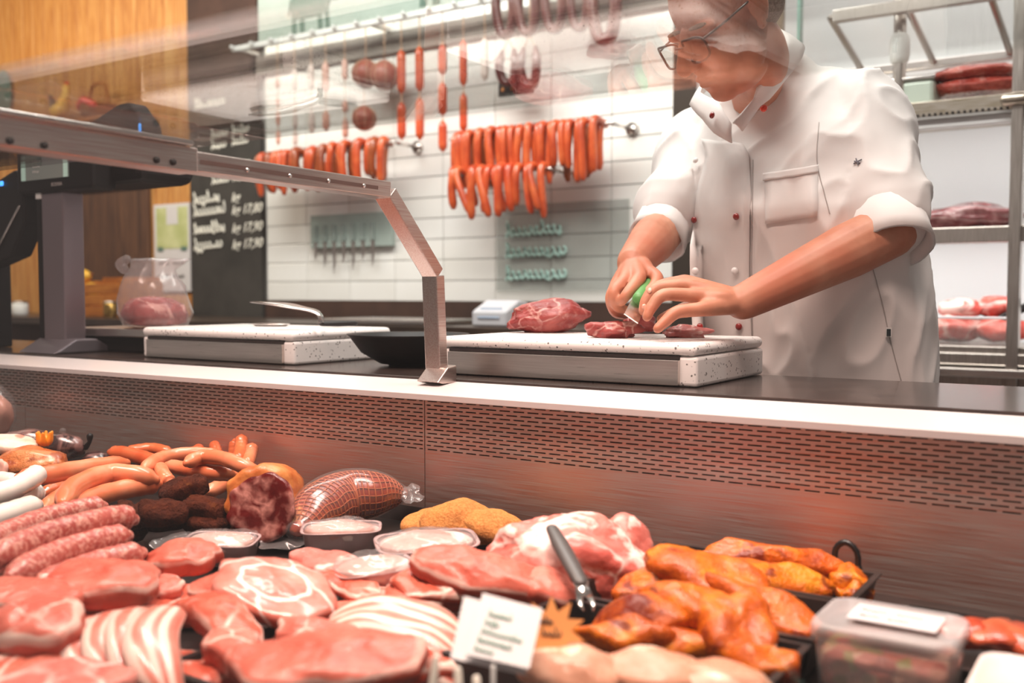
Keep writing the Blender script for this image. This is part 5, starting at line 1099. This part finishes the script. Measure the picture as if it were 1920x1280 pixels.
# --- meat on the cutting board
blob('beef_joint', V((-1.059, 1.7504, 1.023)) + V(0, 0, .030), (.082, .052, .036), BEEF, 'large raw red meat joint on the near cutting board', 'meat', None, yaw=A(6), tilt=(0, -6), seed=4, amp=.14, fine=.05, flat=.06, sub=5)
ZB = 1.023
blob('meat_slice', V((-0.8325, 1.6072, 1.023)) + V(0, 0, .012), (.048, .03, .017), BEEF, 'raw meat piece being cut under the knife', 'meat', 'meat pieces being cut', yaw=A(-4), seed=6, amp=.25, fine=.08, flat=.25, sub=4)
blob('meat_slice', V((-0.8775, 1.8048, 1.023)) + V(0, 0, .018), (.034, .03, .02), BEEF, 'raw meat held under the fingertips', 'meat', 'meat pieces being cut', yaw=A(20), seed=9, amp=.2, fine=.08, flat=.25, sub=4)
blob('meat_slice', V((-0.7234, 1.6786, 1.023)) + V(0, 0, .008), (.042, .018, .012), VEAL, 'fatty meat trimming nearest the board end', 'meat', 'meat pieces being cut', yaw=A(3), seed=11, amp=.3, fine=.12, flat=.25, sub=4)
# --- meat in the cold cabinet
blob('wrapped_joint', (-0.5513, 3.55, 1.3479), (.17, .10, .045), meat('wrapped_dark_joint', '#5e2a2e', '#83474a', '#b98a8a', fat='#c7a4a4', fatn=7, rough=.12, coat=1), 'dark meat joint in film on the middle cabinet shelf', 'meat', None, yaw=0, seed=5, amp=.2, fine=.05, flat=.1)
for k, (p, lab) in enumerate((((-0.536, 3.55, 1.7636), 'lower dark red meat slab on the top cabinet shelf'), ((-0.5336, 3.56, 1.8095), 'upper dark red meat slab on the top cabinet shelf'))):
    blob('meat_slab', V(p) + V(0, 0, .0), (.15, .09, .028), meat('cabinet_red_meat', '#7a2a22', '#9c4238', '#b86a5c', rough=.25, fat='#d9b0a4', fatn=6) if k == 0 else bpy.data.materials['cabinet_red_meat'], lab, 'meat', 'meat slabs on the top shelf', yaw=.1 * k, seed=k + 3, amp=.12, fine=.08, flat=.3)
ct = thing('steel_container', 'small steel container with lid on the top cabinet shelf', 'container', (-0.6973, 3.5, 1.7522)); p = (-0.7006, 3.5, 1.7525); z_ = sh_z[2] + .003
box('pot', (p[0] - .075, 3.44, z_), (p[0] + .065, 3.58, z_ + .085), simple('container_mint', '#b7c2b6', .35, .3), ct, .012); box('lid', (p[0] - .08, 3.435, z_ + .085), (p[0] + .07, 3.585, z_ + .098), STEEL_BRIGHT, ct, .004)
mt = thing('meat_tub', 'clear tub heaped with red meat on the lowest cabinet shelf', 'tub', (-0.5196, 3.45, 0.9392)); a, b = (-0.6268, 3.4, 0.9383), (-0.3959, 3.4, 0.9449); zq = sh_z[0] + .003
bm = bmesh.new(); 
for lo, hi in (((a[0], 3.40, zq), (b[0], 3.404, zq + .085)), ((a[0], 3.66, zq), (b[0], 3.664, zq + .085)), ((a[0], 3.404, zq), (a[0] + .004, 3.66, zq + .085)), ((b[0] - .004, 3.404, zq), (b[0], 3.66, zq + .085)), ((a[0], 3.40, zq - .001), (b[0], 3.664, zq + .003))): add_box(bm, lo, hi)
fin(bm, 'tub_wall', PLASTIC_CLEAR, mt, smooth=False); box('tub_rim', (a[0] - .008, 3.392, zq + .083), (b[0] + .008, 3.402, zq + .091), simple('tub_rim_white', '#e6e0e4', .3), mt, .002)
FM = meat('fresh_red_meat', '#b2322c', '#cf544a', '#e08a7e', fat='#f0d0c8', fatn=8, vein=9, veinw=.1, rough=.28); cx = (a[0] + b[0]) / 2
for k, (dx, dy, dz, r3, lab) in enumerate(((-.06, 3.52, .05, (.09, .10, .045), 'red meat piece low in the cabinet tub on the butcher side'), (.07, 3.53, .05, (.08, .10, .045), 'red meat piece low in the cabinet tub on the post side'), (-.04, 3.53, .115, (.085, .07, .035), 'upper red meat piece in the cabinet tub, butcher side'), (.06, 3.54, .12, (.07, .07, .035), 'upper red meat piece in the cabinet tub, post side'))):
    blob('tub_meat', (cx + dx, dy, zq + dz), r3, FM, lab, 'meat', 'meat in the cabinet tub', yaw=k, seed=k + 40, amp=.15, fine=.07, sub=3)
tag(fin(add_box(bmesh.new(), (cx + .07, 3.47, zq + .10), (cx + .20, 3.50, zq + .125), .006, Matrix.Rotation(-.5, 4, 'Y')), 'cabinet_knife_handle', BLACK_PLASTIC), 'dark knife handle lying on the tub meat', 'knife')

# ---------------------------------------------------------------- the butcher
from mathutils.bvhtree import BVHTree
def ellip(bm, c, ax, r3, sub=3):
    """ellipsoid; ax = three axis vectors"""
    b = bmesh.new(); bmesh.ops.create_icosphere(b, subdivisions=sub, radius=1)
    for v in b.verts: v.co = V(c) + ax[0] * v.co.x * r3[0] + ax[1] * v.co.y * r3[1] + ax[2] * v.co.z * r3[2]
    if ax[0].cross(ax[1]).dot(ax[2]) < 0: bmesh.ops.reverse_faces(b, faces=b.faces)
    me = bpy.data.meshes.new('t'); b.to_mesh(me); b.free(); bm.from_mesh(me); bpy.data.meshes.remove(me)
def limb(bm, pts, rad, n=14, seg=16, flat=1.0):
    """tapered rounded limb through the joints"""
    P = smooth_path(pts, n * (len(pts) - 1)); q = len(P); R = []
    for i in range(q):
        t = i / (q - 1) * (len(rad) - 1); k = min(int(t), len(rad) - 2); f = t - k; R.append(rad[k] * (1 - f) + rad[k + 1] * f)
    b = bmesh.new(); add_tube(b, P, R, seg, True, flat); bmesh.ops.recalc_face_normals(b, faces=b.faces); bmesh.ops.triangulate(b, faces=b.faces)
    me = bpy.data.meshes.new('t'); b.to_mesh(me); b.free(); bm.from_mesh(me); bpy.data.meshes.remove(me)
def remesh(name, bm, voxel, smooth_it, m, parent, factor=.5):
    me = bpy.data.meshes.new(name); bm.to_mesh(me); bm.free(); o = bpy.data.objects.new(name, me); COL.objects.link(o)
    r = o.modifiers.new('r', 'REMESH'); r.mode = 'VOXEL'; r.voxel_size = voxel
    s = o.modifiers.new('s', 'SMOOTH'); s.factor = factor; s.iterations = smooth_it
    dg = bpy.context.evaluated_depsgraph_get(); dg.update(); me2 = bpy.data.meshes.new_from_object(o.evaluated_get(dg)); bpy.data.objects.remove(o); bpy.data.meshes.remove(me)
    me2.name = name; me2.materials.clear(); return link(name, me2, m, parent)
person = thing('person', 'person in white double-breasted jacket and glasses cutting meat at the board', 'person', (-.62, 2.02, 0))
# head frame, solved from ear, nose, chin and glasses
HF, HL, HU = V(-.4631, -.644, -.6089), V(.8364, -.5449, -.0598), V(-.2933, -.537, .791); HP = V(-.6738, 1.7255, 1.5999); HS = 1.06
def H(f, l, u): return HP + (HF * f + HL * l + HU * u) * HS
HA = (HF, HL, HU)
def HE(bm, c, r, sub=3): ellip(bm, H(*c), HA, tuple(x * HS for x in r), sub)
b = bmesh.new()
HE(b, (-.014, 0, .035), (.097, .076, .086)); HE(b, (.034, 0, -.03), (.060, .062, .078)); HE(b, (.050, 0, -.075), (.045, .048, .042)); HE(b, (.066, 0, -.100), (.026, .030, .022)); HE(b, (.03, 0, -.098), (.05, .052, .028))
for s in (-1, 1):
    HE(b, (.052, s * .034, -.045), (.032, .024, .032)); HE(b, (.072, s * .03, .014), (.018, .032, .011)); HE(b, (.074, s * .032, -.012), (.013, .016, .011)); HE(b, (.106, s * .0125, -.034), (.011, .009, .009)); HE(b, (.022, s * .046, -.062), (.034, .016, .034))
    HE(b, (-.008, s * .078, -.002), (.019, .007, .031)); HE(b, (-.012, s * .084, .004), (.017, .004, .026)); HE(b, (.0, s * .078, -.031), (.009, .006, .010))
limb(b, [H(.084, 0, .018), H(.106, 0, -.012), H(.118, 0, -.030)], [.009, .0125, .015]); HE(b, (.093, 0, -.063), (.010, .025, .006)); HE(b, (.091, 0, -.075), (.010, .022, .007)); HE(b, (.088, 0, -.048), (.012, .02, .012))
NB = V(-.690, 2.03, 1.50)
limb(b, [H(-.015, 0, -.03), H(-.035, -.01, -.10), NB + V(-.01, -.06, .01), NB + V(0, .0, -.04)], [.055, .049, .051, .060])
# trunk and legs
LAT, FRO = V(.97, -.243, 0), V(-.243, -.97, 0)
LSH, RSH = V(-.502, 2.02, 1.45), V(-.872, 2.118, 1.445)
LEL, LWR = V((-0.4187, 1.8864, 1.2157)), V((-0.6087, 1.6587, 1.0874)); REL, RWR = V((-0.8743, 1.9003, 1.2318)), V((-0.8348, 1.6946, 1.16))
for c, r3 in (((-.59, 2.02, 1.0), (.19, .13, .14)), ((-.61, 2.02, 1.18), (.18, .125, .16)), ((-.65, 2.05, 1.36), (.18, .11, .13))): ellip(b, c, (LAT, FRO, V(0, 0, 1)), r3)
for s in (-1, 1):
    hip = V(-.59, 2.03, .93) + LAT * s * .10; limb(b, [hip, hip + V(0, -.03, -.40), hip + V(0, .01, -.82)], [.085, .06, .045]); limb(b, [hip + V(0, .03, -.85), hip + FRO * .13 + V(0, 0, -.87)], [.045, .035])
limb(b, [V(-.665, 2.08, 1.47), LSH, LSH.lerp(LEL, .5), LEL], [.06, .062, .055, .050]); limb(b, [V(-.68, 2.08, 1.47), RSH, RSH.lerp(REL, .5), REL], [.06, .062, .055, .047])
limb(b, [LEL, LEL.lerp(LWR, .3), LEL.lerp(LWR, .65), LWR], [.050, .050, .041, .0315], 14, 18); limb(b, [REL, REL.lerp(RWR, .35), RWR], [.047, .047, .033], 14, 18)
# hands: palm pads plus five separate fingers each
def hand(b, wrist, fingers, thumb, pad, r0=1.0):
    W_ = V(wrist); M_ = []
    for f_ in fingers:
        j = [V(p) for p in f_]; M_.append(j[0]); limb(b, [W_.lerp(j[0], .05), W_.lerp(j[0], .6), j[0]], [.021, .0165, .0128 * r0], 8, 12)
        limb(b, j, [.0126 * r0, .0114 * r0, .0102 * r0, .0085 * r0], 8, 12)
    j = [V(p) for p in thumb]; limb(b, [W_, W_.lerp(j[0], .7), j[0]], [.022, .020, .016], 8, 12); limb(b, j, [.0150, .0125, .0115, .0092], 8, 12)
LFING = [[(-0.7038, 1.6286, 1.1236), (-0.7411, 1.6036, 1.1143), (-0.7533, 1.5886, 1.0966), (-0.7553, 1.5802, 1.078)],
         [(-0.6951, 1.6039, 1.1169), (-0.7313, 1.5739, 1.1104), (-0.744, 1.5585, 1.0912), (-0.7459, 1.5501, 1.0721)],
         [(-0.6757, 1.5821, 1.0995), (-0.7079, 1.5491, 1.0995), (-0.7211, 1.5333, 1.0807), (-0.7259, 1.5231, 1.0629)],
         [(-0.652, 1.5675, 1.0754), (-0.6777, 1.5384, 1.0712), (-0.6908, 1.523, 1.0571), (-0.7002, 1.5101, 1.044)]]
LTH = [(-0.6654, 1.6596, 1.0815), (-0.7015, 1.6477, 1.0785), (-0.7244, 1.626, 1.0664), (-0.7394, 1.6097, 1.0571)]
RFING = [[(-0.7903, 1.6262, 1.1308), (-0.7911, 1.5958, 1.1106), (-0.7965, 1.5818, 1.0965), (-0.8045, 1.5832, 1.087)],
         [(-0.8164, 1.6209, 1.1271), (-0.8216, 1.5873, 1.103), (-0.8199, 1.5967, 1.0801), (-0.8119, 1.6169, 1.0713)],
         [(-0.8359, 1.638, 1.1255), (-0.8365, 1.6058, 1.0953), (-0.8331, 1.6162, 1.0711), (-0.8246, 1.638, 1.0631)],
         [(-0.8523, 1.6593, 1.1218), (-0.8504, 1.6325, 1.0923), (-0.8468, 1.6406, 1.0686), (-0.8397, 1.6592, 1.0615)]]
RTH = [(-0.7959, 1.6687, 1.1431), (-0.771, 1.6568, 1.131), (-0.7616, 1.6322, 1.1173), (-0.7644, 1.6032, 1.1031)]
hand(b, LWR, LFING, LTH, None, 1.0); hand(b, RWR, RFING, RTH, None, 1.0)
ellip(b, (-0.6517, 1.625, 1.0948), (V(.837, .547, 0), V(-.547, .837, 0), V(0, 0, 1)), (.045, .036, .019)); ellip(b, (-0.8186, 1.649, 1.1216), (V(.837, .547, 0), V(-.547, .837, 0), V(0, 0, 1)), (.026, .036, .024))
body = remesh('body', b, .0030, 4, SKIN, person, .5)
# nails
NAIL = simple('finger_nail', '#d9a48e', .3, coat=.3); bv = BVHTree.FromPolygons([v.co.copy() for v in body.data.vertices], [tuple(p.vertices) for p in body.data.polygons])
CAMP = V(0, 0, 1.104)
for p in (V(RTH[3]).lerp(V(RTH[2]), .3), V(LFING[1][3]).lerp(V(LFING[1][2]), .35)):
    h = bv.ray_cast(CAMP, (V(p) - CAMP).normalized())
    if h[0]:
        n_ = h[1]; t1 = V(0, 0, 1).cross(n_).normalized(); bm = bmesh.new(); ellip(bm, h[0], (t1, n_.cross(t1), n_), (.0045, .006, .0012), 2); fin(bm, 'nail', NAIL, body)
# hair: close cropped cap over the back and sides
b = bmesh.new(); HE(b, (-.026, 0, .045), (.094, .0805, .086)); HE(b, (-.055, 0, -.01), (.052, .070, .055)); remesh('hair', b, .005, 3, HAIR, body)
b = bmesh.new()
for s in (-1, 1): HE(b, (.078, s * .032, .020), (.010, .024, .0045), 2)
fin(b, 'eyebrows', HAIR, body)
# glasses
gl = thing('eyeglasses', 'brown framed glasses on the butcher face', 'glasses', H(.11, 0, -.005)); GF = simple('glasses_frame', '#3a2a20', .3, coat=.4)
for s in (-1, 1):
    o_ = []
    for k in range(25):
        a = 2 * PI * k / 24; c, s_ = math.cos(a), math.sin(a); o_.append(H(.112 - .010 * abs(c) , s * .036 + math.copysign(abs(c) ** .6, c) * .030, -.006 + math.copysign(abs(s_) ** .6, s_) * .021))
    tube('rim', o_, .0022, GF, gl, 8, False); ring = o_[:-1]
    raw('lens', ring, [tuple(range(24))], GLASS, gl, smooth=False)
    tube('temple', [H(.100, s * .066, .006), H(.06, s * .076, .008), H(0, s * .080, .012), H(-.02, s * .078, -.008)], .0022, GF, gl, 8)
tube('bridge', smooth_path([H(.108, -.008, .002), H(.114, 0, .005), H(.108, .008, .002)], 6), .0022, GF, gl, 8)
# ---------------------------------------------------------------- jacket: continuous surface over trunk and upper arms
b = bmesh.new()
RINGS = [(.80, -.58, 2.03, .232, .148), (.94, -.580, 2.03, .232, .150), (1.05, -.588, 2.025, .228, .155), (1.15, -.602, 2.015, .222, .155), (1.26, -.622, 2.0, .220, .155), (1.36, -.642, 2.025, .222, .142), (1.43, -.658, 2.05, .215, .128), (1.48, -.668, 2.062, .185, .112), (1.525, -.676, 2.058, .135, .098), (1.565, -.688, 2.045, .088, .085), (1.595, -.696, 2.035, .070, .074)]
seg = 40; rr = []
for z, cx, cy, hw, hd in RINGS:
    rg = []
    for k in range(seg):
        a = 2 * PI * k / seg; c, s = math.cos(a), math.sin(a); e = .82
        p = V(cx, cy, z) + LAT * math.copysign(abs(c) ** e, c) * hw + FRO * math.copysign(abs(s) ** e, s) * hd
        rg.append(b.verts.new(p))
    rr.append(rg)
for a, c in zip(rr, rr[1:]):
    for k in range(seg): b.faces.new((a[k], a[(k+1) % seg], c[(k+1) % seg], c[k]))
b.faces.new(rr[0]); b.faces.new(rr[-1]); bmesh.ops.recalc_face_normals(b, faces=b.faces)
LHEM = LSH.lerp(LEL, .86); RHEM = RSH.lerp(REL, .86)
limb(b, [V(-.64, 2.06, 1.50), LSH + V(.0, .0, .0), LSH.lerp(LEL, .5), LHEM], [.072, .076, .076, .076], 14, 24)
limb(b, [V(-.69, 2.07, 1.49), RSH, RSH.lerp(REL, .5), RHEM], [.075, .076, .070, .066], 14, 24)
jacket = remesh('jacket', b, .0065, 9, CLOTH, person, .5)
def fold(p, n_):
    """cloth folds: ridged noise stretched along the drape"""
    q = V(p.x * 6.5 + p.z * 1.8, p.y * 6.5, p.z * 2.2 + p.x * 1.2); r1 = 1 - abs(noise.noise(q)) * 2; q2 = V(p.x * 13 - p.z * 5, p.y * 13, p.z * 6); r2 = 1 - abs(noise.noise(q2 + V(5, 2, 1))) * 2
    return .014 * r1 * abs(r1) + .007 * r2 * abs(r2) - .006
jn = [v.normal.copy() for v in jacket.data.vertices]; jc = []
for v, n_ in zip(jacket.data.vertices, jn): jc.extend(v.co + n_ * fold(v.co, n_))
jacket.data.vertices.foreach_set('co', jc); jacket.data.update()
jb = BVHTree.FromPolygons([v.co.copy() for v in jacket.data.vertices], [tuple(p.vertices) for p in jacket.data.polygons])
# sleeve cuffs: open tubes hanging past the sleeve ends
def cuff(center, axis, r_in, r_out, length, m, drop=V(0, 0, 0)):
    ax = V(axis).normalized(); u_ = ax.cross(V(0, 0, 1)).normalized(); w_ = ax.cross(u_); bm = bmesh.new(); R = []
    for t, r in ((-.5, r_out), (.5, r_out * 1.02), (1, r_out * 1.05), (1, r_out * 1.05 - .006), (.3, r_in), (-.5, r_in)):
        R.append([bm.verts.new(V(center) + ax * length * t + (u_ * math.cos(a) + w_ * math.sin(a)) * (r + .004 * noise.noise(V(math.cos(a) * 2, math.sin(a) * 2, 3)))) for a in (2 * PI * k / 32 for k in range(32))])
    for a, c in zip(R, R[1:] + R[:1]):
        for k in range(32): bm.faces.new((a[k], a[(k+1) % 32], c[(k+1) % 32], c[k]))
    return fin(bm, 'sleeve_cuff', m, jacket)
cuff(LHEM + (LEL - LSH).normalized() * .03, LEL - LSH, .058, .0675, .05, CLOTH); cuff(RHEM + (REL - RSH).normalized() * .03, REL - RSH, .050, .0580, .045, CLOTH)
# collar: standing band round the neck, open at the throat
def strip2(name, inner, outer, m, parent, th=.004, n=30, nx=5):
    A_ = smooth_path(inner, n); B_ = smooth_path(outer, n); k_ = 40; vs = []; fs = []
    def samp(P, t): x = t * (len(P) - 1); i = min(int(x), len(P) - 2); return P[i].lerp(P[i + 1], x - i)
    for i in range(k_):
        a, b = samp(A_, i / (k_ - 1)), samp(B_, i / (k_ - 1))
        for q in range(nx): t = q / (nx - 1); vs.append(a.lerp(b, t) + V(0, -.004, .004) * math.sin(PI * t))
    for i in range(k_ - 1):
        for q in range(nx - 1): a = i * nx + q; fs.append((a, a + 1, a + nx + 1, a + nx))
    o = raw(name, vs, fs, m, parent); s_ = o.modifiers.new('s', 'SOLIDIFY'); s_.thickness = th; s_.offset = 0; return o
strip2('collar', [(-0.6849, 1.8019, 1.4203), (-0.6561, 1.8295, 1.4661), (-0.6439, 1.8146, 1.4831), (-0.6213, 1.8248, 1.5077), (-0.6067, 1.855, 1.5528), (-0.6145, 1.8875, 1.5833), (-0.651, 1.9497, 1.622), (-0.7331, 2.0653, 1.6522), (-0.7904, 2.0621, 1.6259), (-0.8115, 1.9966, 1.5602), (-0.7987, 1.9181, 1.5082), (-0.7437, 1.8746, 1.4784), (-0.7195, 1.847, 1.4512), (-0.6995, 1.8346, 1.4252)],
       [(-0.6706, 1.8141, 1.4058), (-0.6485, 1.8433, 1.4536), (-0.6317, 1.8479, 1.4665), (-0.6068, 1.8701, 1.5062), (-0.5953, 1.9097, 1.5431), (-0.5999, 1.9567, 1.5793), (-0.6426, 2.0384, 1.6122), (-0.7328, 2.0991, 1.6145), (-0.7966, 2.0796, 1.5848), (-0.8296, 2.0066, 1.525), (-0.8234, 1.9247, 1.4882), (-0.7731, 1.8713, 1.4455), (-0.7377, 1.8447, 1.4117), (-0.6985, 1.8331, 1.3886)], CLOTH, jacket)
# pieces laid on the jacket front (placket flap, pocket, seams, buttons) - found on the jacket surface
def on_jacket(p, lift=.003):
    d = (V(p) - CAMP).normalized(); h = jb.ray_cast(CAMP, d)
    return (h[0] + h[1] * lift, h[1]) if h[0] is not None and h[0].y > 1.5 else (V(p), -d)
def patch(name, rows, lift, m, th=.003, nx=8, ny=14):
    """cloth piece following the jacket, given by left and right edge points"""
    L_ = smooth_path([r[0] for r in rows], ny); R_ = smooth_path([r[1] for r in rows], ny); n_ = min(len(L_), len(R_)); vs = []; fs = []
    for i in range(n_):
        for k in range(nx):
            q, nn = on_jacket(L_[i].lerp(R_[i], k / (nx - 1)), lift); vs.append(q)
    for i in range(n_ - 1):
        for k in range(nx - 1): a = i * nx + k; fs.append((a, a + 1, a + nx + 1, a + nx))
    o = raw(name, vs, fs, m, jacket); s_ = o.modifiers.new('s', 'SOLIDIFY'); s_.thickness = th; s_.offset = 0; return o
patch('front_flap', [((-0.7446, 1.8033, 1.3947), (-0.6779, 1.8463, 1.3845)), ((-0.7368, 1.8061, 1.3561), (-0.6686, 1.8507, 1.3561)), ((-0.7562, 1.7874, 1.2544), (-0.6633, 1.8482, 1.2544)), ((-0.758, 1.7791, 1.1325), (-0.6609, 1.8426, 1.1325)), ((-0.7496, 1.7774, 1.0105), (-0.6542, 1.8398, 1.0105)), ((-0.7482, 1.7753, 0.9597), (-0.6511, 1.8388, 0.9597))], .005, CLOTH, .003, 10, 22)
patch('pocket', [((-0.6423, 1.8662, 1.3256), (-0.5593, 1.9215, 1.3429)), ((-0.6398, 1.8624, 1.2341), (-0.5585, 1.9165, 1.2494))], .004, CLOTH, .002, 8, 8)
patch('pocket_hem', [((-0.644, 1.8651, 1.3276), (-0.5585, 1.9221, 1.3449)), ((-0.6436, 1.8645, 1.3134), (-0.5589, 1.9209, 1.3297))], .0065, CLOTH, .002, 8, 4)
for p, m, r in (((-0.741, 1.8385, 1.4459), RED_BTN, .0066), ((-0.6362, 1.8319, 1.4477), ORANGE_BTN, .0072), ((-0.749, 1.7914, 1.2433), RED_BTN, .0066), ((-0.6811, 1.8363, 1.2504), RED_BTN, .0070), ((-0.7401, 1.7852, 1.0389), RED_BTN, .0066), ((-0.6729, 1.8293, 1.04), RED_BTN, .0072), ((-0.6826, 1.8293, 1.1467), WHITE_BTN, .0072), ((-0.7506, 1.7846, 1.1447), WHITE_BTN, .0070), ((-0.7485, 1.7981, 1.35), WHITE_BTN, .0062)):
    q, nn = on_jacket(p, .012)
    if m is ORANGE_BTN or (m is RED_BTN and p[2] > 1.4): q = V(p)
    t1 = V(0, 0, 1).cross(nn).normalized(); bm = bmesh.new(); ellip(bm, q, (t1, nn.cross(t1), nn), (r, r, r * .75), 3); fin(bm, 'button', m, jacket)
q, nn = on_jacket((-0.4499, 2.0343, 1.0268), .004); t1 = V(0, 0, 1).cross(nn).normalized(); u2 = nn.cross(t1)
raw('care_label', [q - t1 * .005 - u2 * .009, q + t1 * .005 - u2 * .009, q + t1 * .005 + u2 * .009, q - t1 * .005 + u2 * .009], [(0, 1, 2, 3)], WHITE_PAINT, jacket, smooth=False)
q2 = q + nn * .0012; raw('label_print', [q2 - t1 * .0035 - u2 * .007, q2 + t1 * .0035 - u2 * .007, q2 + t1 * .0035 + u2 * .006, q2 - t1 * .0035 + u2 * .006], [(0, 1, 2, 3)], simple('label_dark', '#2c3538', .6), jacket, smooth=False)
for k, (a, b_) in enumerate((((-0.4751, 1.8565, 1.3361), (-0.464, 1.8642, 1.3428)), ((-0.4744, 1.8572, 1.3399), (-0.4663, 1.8623, 1.337)), ((-0.4722, 1.859, 1.3447), (-0.4686, 1.8606, 1.3341)))):
    tube('embroidery', [on_jacket(a, .002)[0], on_jacket(b_, .002)[0]], .0012, simple('embroidery_grey', '#6a646c', .7) if k == 0 else bpy.data.materials['embroidery_grey'], jacket, 6)
# seams
for path in (((-0.6635, 1.854, 1.3561), (-0.6616, 1.8493, 1.2544), (-0.6592, 1.8437, 1.1325), (-0.652, 1.8383, 0.9597)), ((-0.5599, 1.9261, 1.4272), (-0.5613, 1.9209, 1.3561), (-0.5486, 1.9256, 1.2951), (-0.5382, 1.9301, 1.2544)), ((-0.4805, 2.0218, 1.1541), (-0.461, 2.0302, 1.081), (-0.4459, 2.0358, 1.008), (-0.4263, 2.044, 0.9298))):
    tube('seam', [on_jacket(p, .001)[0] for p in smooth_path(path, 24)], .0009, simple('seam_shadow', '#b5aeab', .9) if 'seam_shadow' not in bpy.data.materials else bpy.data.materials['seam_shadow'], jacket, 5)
# ---------------------------------------------------------------- knife in the right hand
kn = thing('butcher_knife', 'butcher knife with green handle gripped in the fist above the meat', 'knife', (-0.7644, 1.555, 1.0562))
k0, k1 = V((-0.7911, 1.6791, 1.1236)), V((-0.7657, 1.5741, 1.0901)); dk = (k1 - k0).normalized(); 
tube('handle', [k0 - dk * .03, k0, k0.lerp(k1, .5), k1], [.010, .0115, .0115, .0125], simple('green_handle', '#5d9a55', .45), kn, 14, True, 1.25)
a_, b_, c_, d_ = V((-0.7735, 1.5607, 1.0911)), V((-0.7562, 1.5758, 1.0743)), V((-0.7485, 1.5352, 1.0514)), V((-0.7665, 1.5184, 1.0678))
n_ = (b_ - a_).cross(d_ - a_).normalized() * .0012; vs = [a_ - n_, b_ - n_, c_ - n_, d_ - n_, a_ + n_, b_ + n_, c_ + n_, d_ + n_]
raw('blade', vs, [(0, 1, 2, 3), (7, 6, 5, 4), (0, 4, 5, 1), (1, 5, 6, 2), (2, 6, 7, 3), (3, 7, 4, 0)], STEEL_BRIGHT, kn, smooth=False)
